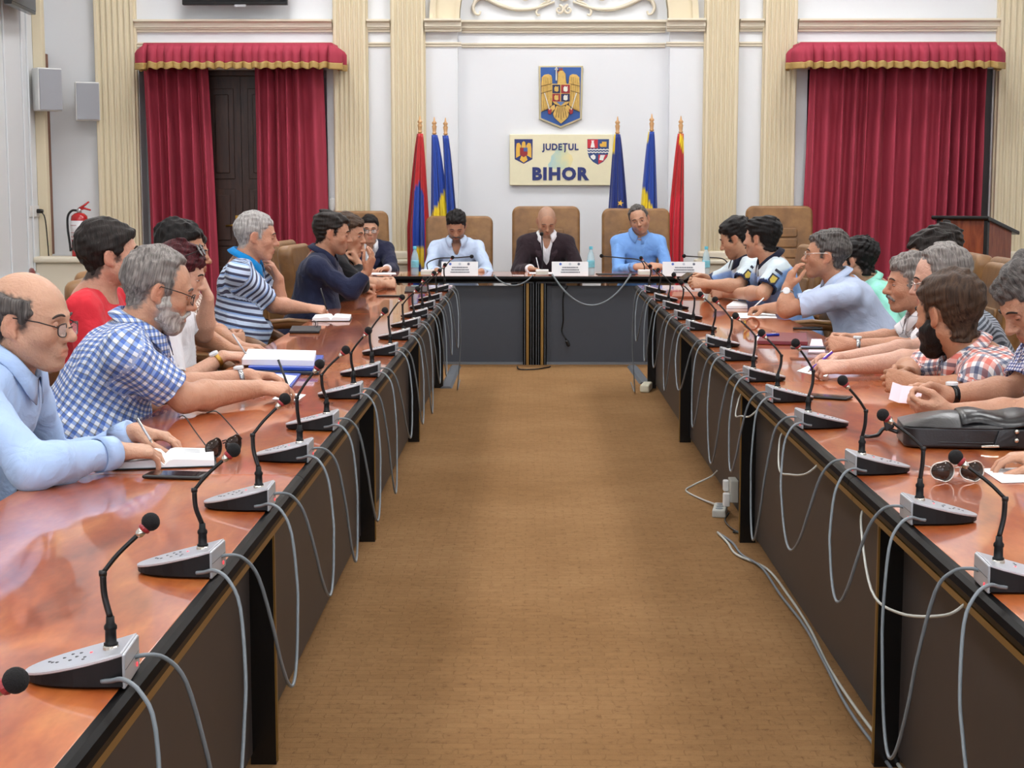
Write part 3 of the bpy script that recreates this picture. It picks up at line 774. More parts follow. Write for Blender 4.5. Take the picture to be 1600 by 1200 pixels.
def side_table(xi, xo, s, y0, y1, i):
    side = 'left' if s > 0 else 'right'
    L = y1 - y0
    e = empty('conference_table', (xi, y0, 0))
    tag(e, 'glossy burl conference table section on the %s, %s from the camera' % (side, ORD[i]), 'table', 'side table sections')
    D = abs(xo - xi)
    g = .0015
    xx = lambda a, b: (min(-s * a, -s * b), max(-s * a, -s * b))
    a, b = xx(.022, D); MB().box(a, b, g, L - g, .715, .75).build('tabletop', VEN, e, bevel=.002, seg=1)
    pr = [(-s * q, 0, z) for q, z in ((.022, .7495), (.012, .747), (.004, .740), (0, .728), (.003, .714), (.012, .706), (.022, .704))]
    MB().prism([(p[0], g, p[2]) for p in pr], (0, L - 2 * g, 0)).build('edge_moulding', EDGE, e, smooth=False)
    a, b = xx(.012, .024); MB().box(a, b, g, L - g, .688, .702).build('gold_strip', GSTRIP, e)
    a, b = xx(.02, D - .02); MB().box(a, b, .01, L - .01, .69, .714).build('underframe', BLACK, e)
    a, b = xx(.145, .165); MB().box(a, b, 0, L, .03, .70).build('front_panel', PANEL, e)
    p = MB(); a, b = xx(.085, .15); p.box(a, b, .0, .03, .0, .70); po = p.build('post', BLACK, e)
    a, b = xx(.08, .085); MB().box(a, b, .0, .012, .01, .70).build('gold_line', GSTRIP, po)
    if i == 4:
        p = MB(); a, b = xx(.085, .15); p.box(a, b, L - .30, L - .27, 0, .70); p.build('post', BLACK, e)
    a, b = xx(.16, D - .12); MB().box(a, b, .03, .06, 0, .69).build('end_panel', PANEL, e)
    if i == 4: MB().box(a, b, L - .06, L - .03, 0, .69).build('end_panel', PANEL, e)
for i in range(5):
    side_table(XLI, XLO, 1, SEG_Y[i], SEG_Y[i + 1], i)
    side_table(XRI, XRO, -1, SEG_Y[i], SEG_Y[i + 1], i)
YH0, YH1 = 13.2, 14.0
XM = X_(836, YH0)
for n, (a, b) in enumerate(((-2.1, XM), (XM, 2.35))):
    e = empty('head_table', (a, YH0, 0)); L = b - a
    tag(e, 'dark fronted head table section on the %s of the centre post' % ('left', 'right')[n], 'table', 'head table sections')
    MB().box(.001, L - .001, .03, YH1 - YH0, .715, .75).build('tabletop', VEN, e, bevel=.002, seg=1)
    MB().prism([(.001, q, z) for q, z in ((.022, .7495), (.012, .747), (.004, .740), (0, .728), (.003, .714), (.012, .706), (.022, .704))], (L - .002, 0, 0)).build('edge_moulding', EDGE, e)
    p0, p1 = (0, L - .1) if n == 0 else (.1, L)
    MB().box(p0, p1, .1, .125, .02, .665).build('front_panel', PANELB, e)
    MB().box(p0, p1, .08, .13, 0, .02).build('base_rail', GREYM, e)
    MB().box(.02, L - .02, .03, YH1 - YH0, .69, .714).build('underframe', BLACK, e)
    for q in (.15, L - .2): MB().box(q, q + .05, .3, YH1 - YH0 - .1, 0, .69).build('leg', BLACK, e)
    pw = .1
    x0 = (L - .1) if n == 0 else 0
    MB().box(x0, x0 + pw, .055, .2, 0, .70).build('post', EDGE, e)
    for q, w, mt in ((.028, .022, GSTRIP), (.012, .004, GREYM), (.066, .003, GREYM), (.085, .004, GREYM)):
        qq = x0 + (q if n == 0 else pw - q - w); qq = max(x0 + .001, qq)
        MB().box(qq, qq + w, .05, .056, .0, .70).build('post_strip', mt, e)
for sx, (a, b) in enumerate((((697, 607), (712, 573)), ((1008, 600), (988, 573)))):
    p, q = T(*a, 0), T(*b, 0)
    d = (q - p).normalized(); nrm = Vector((-d.y, d.x, 0)) * .045
    o = MB().prism([p - nrm, p + nrm, p + nrm * .6 + Vector((0, 0, .015)), p - nrm * .6 + Vector((0, 0, .015))], q - p).build('cable_duct', GREYM)
    tag(o, 'flat grey floor cable duct from the %s side table to the head table' % ('left', 'right')[sx], 'cable duct')

# ============================================================ chairs
LEA = bpy.data.materials.new('tan_leather'); t = NT(LEA); co = t.coord()
t.color(t.ramp(t.noise(5, 5, co, .6), [(.3, srgb(102, 68, 34)), (.7, srgb(150, 108, 62))])); t.b.inputs['Roughness'].default_value = .42
t.bump(t.math('ADD', t.noise(14, 4, co), t.math('MULTIPLY', t.noise(220, 3, co), .25)), .35, .006)
AWOOD = M('armrest_wood', (120, 78, 44), .35, noise=.2, nscale=25)
CHROME = M('dark_metal', (50, 48, 46), .35, .7)
def rrect(w, z0, z1, r_, n=5, taper=0.0):
    pts = []
    for cy, cz, a0 in ((w - r_, z1 - r_, 0), (-w + r_, z1 - r_, 90), (-w + r_, z0 + r_, 180), (w - r_, z0 + r_, 270)):
        for k_ in range(n + 1):
            a = R(a0 + 90 * k_ / n); pts.append((cy + r_ * math.cos(a), cz + r_ * math.sin(a)))
    zm = (z0 + z1) / 2
    return [(y * (1 - taper * (z - zm)), z) for y, z in pts]
def make_chair(top, name='office_chair', w=.29):
    e = empty(name)
    lean = lambda z: -.24 - (z - .5) * .14
    o = MB().prism([(lean(z) - .05, y, z) for y, z in rrect(w, .44, top, .07)], (.10, 0, .014)).build('backrest', LEA, e, bevel=.03, seg=3)
    zz = top - .2; k_ = 0
    while zz > .5 and k_ < 4:
        z0 = zz - (.085 if top > 1.2 else .11)
        c = (z0 + zz) / 2
        MB().prism([(lean(z) + .045, y, z) for y, z in rrect(w * .52, z0, zz, .02, 3)], (.02, 0, .003)).build('back_cushion', LEA, o, bevel=.009, seg=2)
        zz = z0 - .012; k_ += 1
    MB().prism([(x, y, .40) for x, y in [(q[1] - .0, q[0]) for q in rrect(.27, -.24, .27, .07)]], (0, 0, .09)).build('seat', LEA, e, bevel=.03, seg=3)
    for sy in (-1, 1):
        y = sy * .30
        a = MB().tube(catmull([(-.26, y, .58), (-.22, y, .655), (-.05, y, .675), (.12, y, .66), (.22, y, .60), (.20, y * .99, .50), (.12, y * .9, .43)], 5), .024, 8, flat=1.3).build('armrest', AWOOD, e, smooth=True)
        MB().tube([(-.2, y, .672), (-.05, y, .695), (.1, y, .682)], [.026, .03, .022], 8, flat=.5).build('arm_pad', LEA, a, smooth=True)
    MB().lathe([(.03, .12), (.03, .38), (.09, .40)], seg=12).build('column', CHROME, e)
    for k_ in range(5):
        a = 2 * PI * k_ / 5 + .3; c_, s_ = math.cos(a), math.sin(a)
        lg = MB().tube([(c_ * .02, s_ * .02, .13), (c_ * .17, s_ * .17, .11), (c_ * .3, s_ * .3, .075)], [.025, .022, .016], 7).build('leg', AWOOD, e, smooth=True)
        MB().lathe([(.028, -.018), (.03, -.01), (.03, .01), (.028, .018)], (c_ * .3, s_ * .3, .031), 10, (-s_, c_, 0)).build('caster', BLACK, lg)
    return e
CHAIR_PROTO = {}
def place_chair(kind, x, y, rz, label, z=0):
    if kind not in CHAIR_PROTO:
        CHAIR_PROTO[kind] = c = make_chair(1.10 if kind == 'side' else 1.31, w=.28 if kind == 'side' else .315)
    else: c = copy_tree(CHAIR_PROTO[kind])
    c.location = (x, y, z); c.rotation_euler = (0, 0, rz)
    tag(c, label, 'chair', 'tan leather chairs around the tables')
    return c

RWOOD = M('red_brown_wood', (104, 30, 30), .3, noise=.2)
rc = U(97, 440, 12.6)
ch = empty('wooden_chair', (rc.x, 12.6, 0), R(20)); tag(ch, 'dark red wooden chair with a rounded back by the left wall', 'chair')
MB().tube([(-.2 - .03 * math.sin(a) , .21 * math.cos(a), .62 + .21 * math.sin(a)) for a in [PI * k_ / 16 for k_ in range(17)]], .022, 8).build('back_frame', RWOOD, ch, smooth=True)
MB().prism([(-.2 - .03 * math.sin(a), .17 * math.cos(a), .60 + .18 * math.sin(a)) for a in [2 * PI * k_ / 20 for k_ in range(20)]], (.02, 0, 0)).build('backrest', RWOOD, ch, bevel=.006)
MB().prism([(x, y, .43) for y, x in rrect(.22, -.2, .22, .06)], (0, 0, .05)).build('seat', RWOOD, ch, bevel=.015)
for sx in (-.19, .19):
    for sy in (-.19, .19):
        MB().tube([(sx * 1.1, sy * 1.1, 0), (sx, sy, .44)] + ([(-.2, sy * 1.1, .64)] if sx < 0 else []), .018, 8).build('leg', RWOOD, ch, smooth=True)

# ============================================================ microphones
SILV = M('silver_plastic', (186, 188, 194), .32, .35); MBLK = M('mic_black', (14, 14, 16), .45, spec=.25); FOAM = M('foam_black', (16, 14, 15), .95, bump=.4, bscale=500)
STEM = M('gooseneck', (34, 33, 34), .3, .4); LED = M('red_led', (255, 60, 70), .4, emit=1.5); RRED = M('mic_ring_red', (150, 40, 46), .4); KEY = M('mic_key', (50, 50, 56), .5); STEEL = M('bright_steel', (200, 196, 186), .25, .9)
def mic_outline(w=.053, l=.148, n=20, inset=0.0):
    pts = [(0 + inset, -w + inset)]
    for k_ in range(n + 1):
        a = -PI / 2 + PI * k_ / n
        pts.append((.02 + (l - .02 - inset) * max(0, math.cos(a)) ** .8, (w - inset) * math.sin(a)))
    pts.append((0 + inset, w - inset))
    return pts
def mic_top(x): return .052 - .037 * (x / .148) ** .9 if x > 0 else .052
def mic_unit(root, lean, bend, kink=.112, head=.10):
    pts = mic_outline()
    n = len(pts)
    b = MB(); rows = [[(x, y, .0) for x, y in mic_outline(inset=.006)], [(x, y, .004) for x, y in pts], [(x, y, mic_top(x) - .004) for x, y in pts]]
    b.grid(rows, closed=True); b.add(rows[0], [tuple(range(n))]); b.add(rows[2], [tuple(range(n))])
    body = b.build('housing', MBLK, root)
    b = MB(); rows = [[(x, y, mic_top(x) - .004) for x, y in pts], [(x * 1.008, y * 1.02, mic_top(x) - .003) for x, y in pts], [(x * 1.008, y * 1.02, mic_top(x)) for x, y in pts], [(x, y, mic_top(x) + .001) for x, y in mic_outline(inset=.003)]]
    b.grid(rows, closed=True); b.add(rows[3], [tuple(range(n))])
    tp = b.build('top_plate', SILV, root)
    MB().box(-.004, .002, -.053, .053, .0, .051).build('back_plate', SILV, root, bevel=.003)
    MB().box(-.0045, -.004, -.05, .05, .0275, .0282).build('seam', KEY, root)
    k = MB()
    for x, y in ((.06, .015), (.06, .026), (.075, 0), (.082, .012), (.072, -.016), (.095, -.01), (.102, .006), (.11, 0), (.116, -.008), (.085, -.02)):
        z = mic_top(x); sl = -.2
        k.lathe([(.0032, 0), (.0026, .0018)], (x, y, z), 6)
    k.build('keypad', KEY, tp)
    MB().lathe([(.003, 0), (.002, .002)], (.055, -.004, mic_top(.055)), 6).build('indicator_light', LED, tp)
    MB().lathe([(.004, 0), (.003, .001)], (-.0045, -.03, .012), 6, (-1, 0, 0)).build('indicator_light', LED, root)
    MB().lathe([(.012, 0), (.0115, .004), (.009, .007)], (.026, 0, mic_top(.026)), 12).build('socket_ring', STEEL, root)
    c0 = Vector((.026, 0, mic_top(.026) + .006))
    MB().lathe([(.0105, 0), (.0105, .003), (.0085, .004), (.008, .022), (.0095, .024), (.0095, .028), (.0065, .032), (.006, .042)], c0, 12).build('stem_collar', MBLK, root, smooth=True)
    p1 = c0 + Vector((0, 0, .04)); p2 = Vector((.026 + bend[0], bend[1], c0.z + kink)); p3 = p2 + Vector((lean[0] * head, lean[1] * head, lean[2] * head))
    nk = MB(); path = catmull([p1, p1.lerp(p2, .5) + Vector((bend[0] * .35, bend[1] * .35, 0)), p2], 5); nk.tube(path, .0048, 8)
    nk.lathe([(.0058, -.004), (.0062, 0), (.0058, .004)], p2, 10); nk.tube(catmull([p2, p2.lerp(p3, .35) + Vector((0, 0, .004)), p3 - (p3 - p2) * .12], 4), .0035, 8)
    nk.build('gooseneck', STEM, root, smooth=True)
    ax = (p3 - p2).normalized()
    hd = MB().lathe([(.004, -.022), (.0062, -.018), (.0068, -.008)], p3, 10, ax).build('capsule', STEEL, root, smooth=True)
    MB().lathe([(.0085, -.01), (.0095, -.007), (.0085, -.004)], p3, 12, ax).build('ring', RRED, hd)
    MB().ball(p3 + ax * .006, .0135, 14, 9).build('windscreen', FOAM, root, smooth=True)
YL = [1.52, 2.21, 2.85, 3.46, 4.09, 4.64, 5.36, 6.0, 6.79, 7.52, 8.19, 8.85, 9.5, 10.2, 11.18]
YR = [2.03, 2.76, 3.33, 3.92, 4.69, 5.28, 5.86, 6.59, 7.18, 8.04, 8.72, 9.48, 10.2, 11.05]
rnd = random.Random(4)
MICS = {}
for side, YS, xe in (('left', YL, XLI - .018), ('right', YR, XRI + .018)):
    for i, y in enumerate(YS):
        s = 1 if side == 'left' else -1
        e = empty('conference_microphone', (xe, y, .751), PI if s > 0 else 0.0)
        e.rotation_euler.z += R(rnd.uniform(-5, 5))
        tag(e, 'silver and black gooseneck microphone on the %s table, %s from the camera' % (side, ORD[i]), 'microphone', 'gooseneck microphones along the side tables')
        lean = Vector((-rnd.uniform(.45, .72), rnd.uniform(-.1, .25) * (1 if s < 0 else -1), .72)).normalized()
        bend = (rnd.uniform(.004, .014), rnd.uniform(-.008, .008))
        if side == 'left' and i == 0: lean = Vector((-.86, 0, .5)).normalized()
        if side == 'left' and i == 1: lean = Vector((-.68, -.15, .72)).normalized()
        if side == 'right' and i in (1, 2): lean = Vector((-.74, .2, .62)).normalized()
        mic_unit(e, lean, bend, .108 + rnd.uniform(-.006, .01), rnd.uniform(.092, .106))
        MICS[side, i] = e
# cables from microphone to microphone
CAB = M('grey_cable', (116, 123, 128), .5)
def mic_cable(side, i, j, zb):
    s = 1 if side == 'left' else -1
    YS = YL if s > 0 else YR
    xe = (XLI if s > 0 else XRI)
    ya, yb = YS[i], YS[j]; o = lambda d: xe + s * d
    y0_, y1_ = ya + .10, yb - .12
    pts = [(o(-.026), ya + .02, .772), (o(-.004), ya + .025, .778), (o(.022), ya + .05, .766), (o(.045), ya + .08, .72)]
    sk = rnd.uniform(-.25, .15)
    for q in range(1, 12):
        t_ = q / 12; w_ = 2 * t_ - 1; tt = t_ + sk * t_ * (1 - t_)
        pts.append((o(.056 + .016 * (1 - w_ * w_)), y0_ + (y1_ - y0_) * tt, zb + (.68 - zb) * abs(w_) ** 1.9))
    pts += [(o(.045), yb - .115, .715), (o(.022), yb - .10, .762), (o(-.006), yb - .08, .774), (o(-.03), yb - .06, .766), (o(-.045), yb - .053, .763)]
    tb = MB().tube(catmull(pts, 4), .0036, 6).build('microphone_cable', CAB, smooth=True)
    tag(tb, 'grey cable looping from the %s to the %s microphone of the %s table' % (ORD[i], ORD[j], side), 'cable', 'grey microphone cables')
zl = [.3, .42, .44, .47, .42, .40, .36, .45, .40, .35, .42, .38, .44, .4]
for i in range(len(YL) - 1): mic_cable('left', i, i + 1, zl[i])
zr = [.42, .33, .50, .47, .34, .46, .38, .42, .5, .4, .44, .4, .45]
for i in range(len(YR) - 1): mic_cable('right', i, i + 1, zr[i])
def floor_cable(pts, r_, mat, label, name='floor_cable'):
    return tag(MB().tube(catmull(pts, 6), r_, 6).build(name, mat, smooth=True), label, 'cable')
WCAB = M('white_cable', (188, 188, 180), .5)
for side, YS, s, xe in (('left', YL, 1, XLI), ('right', YR, -1, XRI)):
    y = YS[-1]
    floor_cable([(xe, y + .02, .772), (xe + s * .02, y + .04, .775), (xe + s * .05, y + .08, .70), (xe + s * .06, y + .15, .4), (xe + s * .04, y + .2, .1), (xe + s * .03, y + .3, .012), (xe + s * .02, y + .9, .01)], .0042, CAB, 'grey cable dropping from the last %s microphone to the floor' % side)
# thinner second cables hooked under the edge of the right table
for (ya, yb, zb) in ((2.85, 3.75, .56), (4.35, 5.0, .6), (5.5, 6.0, .62)):
    floor_cable([(XRI + .02, ya, .70), (XRI - .01, ya + .05, .66), (XRI - .02, ya + (yb - ya) * .4, zb + .02), (XRI - .02, ya + (yb - ya) * .7, zb), (XRI + .01, yb, .66), (XRI + .03, yb + .02, .70)], .0032, WCAB, 'thin pale cable sagging under the right table edge, %s of three from the camera' % {2.85: 'nearest', 4.35: 'middle', 5.5: 'farthest'}[ya])
for n in range(2):
    xx = .925 - .02 * n
    pts = [(xx - .0, 2.6, .008)]
    for q in range(1, 9): pts.append((xx - .012 * math.sin(q * 1.7 + n), 2.6 + q * .42, .008 + .006 * (n == 1)))
    pts += [(.83 + .02 * n, 6.2, .008), (.82 + .02 * n, 6.42, .008), (.80, 6.6, .012)]
    floor_cable(pts, .005, (WCAB, CAB)[n], ('pale', 'darker grey')[n] + ' cable running on the carpet along the foot of the right table')
p = T(1135, 803, 0); q = T(1085, 775, 0)
po = empty('power_strip', (p.x - .03, p.y, 0), R(80)); tag(po, 'small white power strip on the carpet beside the right table', 'power strip')
MB().box(-.09, .09, -.03, .03, 0, .035).build('housing', WCAB, po, bevel=.006)
for xx in (-.05, 0, .05): MB().lathe([(.018, 0), (.016, .002)], (xx, 0, .035), 12).build('outlet', CAB, po)
floor_cable([(p.x - .02, p.y + .08, .02), (q.x + .02, q.y - .1, .006), (q.x - .03, q.y + .1, .006), (q.x + .02, q.y + .25, .006), (.9, q.y + .25, .05), (.925, q.y + .2, .09)], .0045, WCAB, 'white lead curling from the power strip to the panel socket')
floor_cable([(p.x, p.y - .08, .02), (p.x - .03, p.y - .2, .008), (p.x - .01, p.y - .4, .008), (p.x + .06, p.y - .5, .008), (.87, p.y - .42, .008)], .0045, BLACK, 'black lead lying in a loop below the power strip')
pp = U(1110, 742, 6.86)
so = empty('panel_socket', (.918, 7.0, .07)); tag(so, 'white double plug socket low on the right table panel', 'socket')
MB().box(-.02, .015, -.05, .05, 0, .1).build('plate', WCAB, so, bevel=.004)
MB().box(-.05, -.02, -.045, -.005, -.02, .04).build('plug', SPW, so, bevel=.006)
MB().box(-.045, -.02, .005, .045, .04, .09).build('plug', SPW, so, bevel=.006)
pp = T(1010, 610, 0)
ad = empty('cable_adapter', (pp.x, pp.y, 0), R(80)); tag(ad, 'cream plug adapter on the carpet at the end of the right table', 'adapter')
MB().box(-.14, .1, -.035, .035, 0, .055).build('housing', M('cream_plastic', (222, 216, 192), .5), ad, bevel=.012)
MB().tube([(.1, 0, .03), (.14, 0, .035), (.17, .01, .02)], [.02, .012, .006], 8).build('plug', M('cream_plastic', (222, 216, 192), .5), ad)
# ============================================================ people: bodies grown from smooth distance fields
class Field:
    def __init__(s, lo, hi, h):
        s.h = h; s.lo = np.array(lo, dtype=np.float32) - 2 * h
        s.n = (np.ceil((np.array(hi) + 2 * h - s.lo) / h)).astype(int) + 1
        s.D = np.full(tuple(s.n), .25, dtype=np.float32)
        s.ax = [s.lo[i] + h * np.arange(s.n[i], dtype=np.float32) for i in range(3)]
    def sub(s, lo, hi):
        a = np.maximum(np.floor((np.array(lo) - s.lo) / s.h).astype(int), 0); b = np.minimum(np.ceil((np.array(hi) - s.lo) / s.h).astype(int) + 1, s.n)
        if (b <= a).any(): return None
        sl = tuple(slice(a[i], b[i]) for i in range(3))
        return sl, s.ax[0][sl[0]][:, None, None], s.ax[1][sl[1]][None, :, None], s.ax[2][sl[2]][None, None, :]
    def blend(s, sl, d, k, op):
        A = s.D[sl]
        if op == '+':
            if k > 0:
                hh = np.maximum(k - np.abs(A - d), 0); s.D[sl] = np.minimum(A, d) - hh * hh * (.25 / k)
            else: s.D[sl] = np.minimum(A, d)
        else:
            d = -d if op == '-' else d
            if k > 0:
                hh = np.maximum(k - np.abs(A - d), 0); s.D[sl] = np.maximum(A, d) + hh * hh * (.25 / k)
            else: s.D[sl] = np.maximum(A, d)
    def cap(s, a, b, ra, rb, k=.02, op='+', flat=None):
        """tapered capsule; flat = (axis, factor) squashes it along an axis"""
        a = np.array(a, dtype=np.float32); b = np.array(b, dtype=np.float32); m = max(ra, rb) + k + 3 * s.h
        q = s.sub(np.minimum(a, b) - m, np.maximum(a, b) + m)
        if q is None: return
        sl, x, y, z = q
        ba = b - a; L = float(ba @ ba) + 1e-12
        px, py, pz = x - a[0], y - a[1], z - a[2]
        t = np.clip((px * ba[0] + py * ba[1] + pz * ba[2]) / L, 0, 1)
        dx, dy, dz = px - t * ba[0], py - t * ba[1], pz - t * ba[2]
        r2 = dx * dx + dy * dy + dz * dz
        if flat is not None:
            ax, f = flat; c = dx * ax[0] + dy * ax[1] + dz * ax[2]
            r2 = r2 + c * c * (1 / (f * f) - 1)
        s.blend(sl, np.sqrt(r2) - (ra + (rb - ra) * t), k, op)
    def ell(s, c, r, Rm=None, k=.02, op='+', m=None):
        c = np.array(c, dtype=np.float32); r = np.array(r, dtype=np.float32)
        mm = float(r.max()) + k + 3 * s.h
        q = s.sub(c - mm, c + mm)
        if q is None: return
        sl, x, y, z = q
        x, y, z = x - c[0], y - c[1], z - c[2]
        if Rm is None: u, v, w = x, y, z
        else: u, v, w = (x * Rm[0][i] + y * Rm[1][i] + z * Rm[2][i] for i in range(3))
        k0 = np.sqrt((u / r[0]) ** 2 + (v / r[1]) ** 2 + (w / r[2]) ** 2)
        k1 = np.sqrt((u / r[0] ** 2) ** 2 + (v / r[1] ** 2) ** 2 + (w / r[2] ** 2) ** 2) + 1e-9
        s.blend(sl, k0 * (k0 - 1) / k1, k, op)
    def plane(s, p, n, k=.005):
        """keeps the side the normal points away from"""
        x, y, z = s.ax[0][:, None, None], s.ax[1][None, :, None], s.ax[2][None, None, :]
        d = (x - p[0]) * n[0] + (y - p[1]) * n[1] + (z - p[2]) * n[2]
        s.blend((slice(None),) * 3, d.astype(np.float32), k, 'i')
    def mesh(s, relax=1):
        D = s.D; S = D < 0
        nx, ny, nz = S.shape
        c = np.zeros((nx - 1, ny - 1, nz - 1), dtype=np.int8)
        offs = [(i, j, k) for i in (0, 1) for j in (0, 1) for k in (0, 1)]
        for i, j, k in offs: c += S[i:nx - 1 + i, j:ny - 1 + j, k:nz - 1 + k]
        act = (c > 0) & (c < 8)
        I = np.argwhere(act)
        idx = np.full(act.shape, -1, dtype=np.int32); idx[act] = np.arange(len(I), dtype=np.int32)
        V = np.stack([D[I[:, 0] + i, I[:, 1] + j, I[:, 2] + k] for i, j, k in offs], 1)
        acc = np.zeros((len(I), 3), dtype=np.float32); cnt = np.zeros(len(I), dtype=np.float32)
        for a in range(8):
            for bit in (1, 2, 4):
                b = a | bit
                if b == a: continue
                m = (V[:, a] < 0) != (V[:, b] < 0)
                t = V[:, a] / np.where(m, V[:, a] - V[:, b], 1)
                pa = np.array(offs[a], dtype=np.float32); pb = np.array(offs[b], dtype=np.float32)
                acc += np.where(m[:, None], pa + t[:, None] * (pb - pa), 0); cnt += m
        P = s.lo + s.h * (I + acc / cnt[:, None])
        F = []
        for axx in range(3):
            u, v = [(1, 2), (2, 0), (0, 1)][axx]
            sh = [slice(None)] * 3; sh2 = [slice(None)] * 3
            sh[axx] = slice(0, -1); sh2[axx] = slice(1, None)
            E = np.argwhere(S[tuple(sh)] != S[tuple(sh2)])
            E = E[(E[:, u] > 0) & (E[:, v] > 0) & (E[:, u] < S.shape[u] - 1) & (E[:, v] < S.shape[v] - 1)]
            def cell(du, dv):
                q = E.copy(); q[:, u] -= du; q[:, v] -= dv
                return idx[q[:, 0], q[:, 1], q[:, 2]]
            Q = np.stack([cell(0, 0), cell(1, 0), cell(1, 1), cell(0, 1)], 1)
            flip = ~S[E[:, 0], E[:, 1], E[:, 2]]
            Q[flip] = Q[flip][:, ::-1]
            F.append(Q)
        F = np.concatenate(F)
        F = F[(F >= 0).all(1)]
        for _ in range(relax):
            nb = np.zeros_like(P); ct = np.zeros(len(P), dtype=np.float32)
            for a, b in ((0, 1), (1, 2), (2, 3), (3, 0)):
                for i_, j_ in ((a, b), (b, a)):
                    for dim in range(3): nb[:, dim] += np.bincount(F[:, i_], P[F[:, j_], dim], len(P))
                    ct += np.bincount(F[:, i_], minlength=len(P))
            P = P * .5 + .5 * nb / np.maximum(ct, 1)[:, None]
        return P.astype(np.float32), F.astype(np.int32)

def quads_object(name, P, F, mat, parent=None, origin=(0, 0, 0), attrs=None):
    me = bpy.data.meshes.new(name)
    P = P - np.array(origin, dtype=np.float32)
    me.vertices.add(len(P)); me.vertices.foreach_set('co', P.ravel())
    me.loops.add(F.size); me.loops.foreach_set('vertex_index', F.ravel())
    me.polygons.add(len(F)); me.polygons.foreach_set('loop_start', np.arange(0, F.size, 4, dtype=np.int32))
    me.polygons.foreach_set('use_smooth', np.ones(len(F), dtype=bool))
    me.update(calc_edges=True); me.validate()
    me.materials.append(mat)
    for nm, (kind, arr) in (attrs or {}).items():
        if kind == 'color':
            a = me.color_attributes.new(nm, 'FLOAT_COLOR', 'POINT'); a.data.foreach_set('color', arr.astype(np.float32).ravel())
        else:
            a = me.attributes.new(nm, 'FLOAT_VECTOR', 'POINT'); a.data.foreach_set('vector', arr.astype(np.float32).ravel())
    o = bpy.data.objects.new(name, me); C.objects.link(o)
    if parent is None: o.location = origin
    else: o.parent = parent
    return o

# ---- materials of people
def skin_mat():
    m = bpy.data.materials.new('skin'); t = NT(m)
    a = t.new('ShaderNodeAttribute'); a.attribute_name = 'Col'
    co = t.coord(); n = t.noise(26, 5, co, .65); n2 = t.noise(160, 3, co)
    c = t.mix(.35, a.outputs['Color'], t.ramp(n, [(.3, (.74, .60, .55, 1)), (.7, (1.0, .96, .93, 1))]), 'MULTIPLY')
    t.color(c); b = t.b
    b.inputs['Roughness'].default_value = .46; b.inputs['Specular IOR Level'].default_value = .4
    b.inputs['Subsurface Weight'].default_value = .12; b.inputs['Subsurface Radius'].default_value = (.01, .004, .002); b.inputs['Subsurface Scale'].default_value = .6
    t.bump(t.math('ADD', n2, t.math('MULTIPLY', t.noise(40, 5, co, .6, .8), 2.2)), .55, .0035)
    return m
SKIN = skin_mat()
def hair_mat(name, dark, light, rough=.5):
    if name in MATS: return MATS[name]
    m = bpy.data.materials.new(name); t = NT(m)
    a = t.new('ShaderNodeAttribute'); a.attribute_name = 'cloth'
    mp = t.new('ShaderNodeMapping'); mp.inputs['Scale'].default_value = (16, 170, 120); t.link(a.outputs['Vector'], mp.inputs['Vector'])
    n = t.noise(1.0, 4, mp.outputs[0], .6, .6)
    t.color(t.ramp(n, [(.3, srgb(*dark)), (.72, srgb(*light))])); t.b.inputs['Roughness'].default_value = rough
    t.b.inputs['Specular IOR Level'].default_value = .22
    t.bump(n, .9, .005); MATS[name] = m
    return m
def cloth_base(name):
    m = bpy.data.materials.new(name); t = NT(m)
    a = t.new('ShaderNodeAttribute'); a.attribute_name = 'cloth'
    sp_ = t.new('ShaderNodeSeparateXYZ'); t.link(a.outputs['Vector'], sp_.inputs[0])
    t.b.inputs['Roughness'].default_value = .8; t.b.inputs['Specular IOR Level'].default_value = .2; t.b.inputs['Sheen Weight'].default_value = .1
    co = t.coord()
    t.bump(t.math('ADD', t.math('MULTIPLY', t.noise(9, 3, co, .5, 1.5), 1.6), t.math('MULTIPLY', t.noise(420, 2, co), .06)), .5, .014)
    return m, t, sp_.outputs[0], sp_.outputs[1]
def band(t, v, period, width, off=0.0):
    f = t.math('FRACT', t.math('ADD', t.math('DIVIDE', v, period), off + 100.0))
    return t.math('LESS_THAN', f, width)
def cloth(name, base, lines=(), rough=None, blend='MULTIPLY'):
    """lines: (axis, period, width fraction, offset, colour, strength)"""
    if name in MATS: return MATS[name]
    m, t, u, v = cloth_base(name)
    a = t.new('ShaderNodeAttribute'); a.attribute_name = 'Col'
    c = srgb(*base)
    n = t.noise(3, 3, t.coord())
    c = t.mix(.2, c, t.ramp(n, [(.3, (.85, .85, .87, 1)), (.7, (1, 1, 1, 1))]), 'MULTIPLY')
    for ax, per, wd, off, col, st in lines:
        msk = t.math('MULTIPLY', band(t, u if ax == 'u' else v, per, wd, off), st)
        c = t.mix(msk, c, srgb(*col), blend)
    c = t.mix(1.0, c, a.outputs['Color'], 'MULTIPLY')
    t.color(c)
    if rough: t.b.inputs['Roughness'].default_value = rough
    MATS[name] = m
    return m
EYE_M = vcol_mat('eye', .15, .6)
LENS = M('lens_clear', (225, 232, 235), .03, trans=0.0, alpha=.18)
DLENS = M('lens_dark', (46, 34, 28), .05, alpha=.9)
FRAME = M('frame_dark', (34, 28, 28), .3, .3); FRAMEL = M('frame_light', (214, 208, 200), .25, .6)
PENM = M('pen_silver', (178, 180, 186), .3, .6); PENB = M('pen_blue', (40, 60, 170), .35); PENP = M('pen_purple', (98, 52, 170), .35)
WATCH = M('watch_steel', (176, 176, 178), .25, .9)

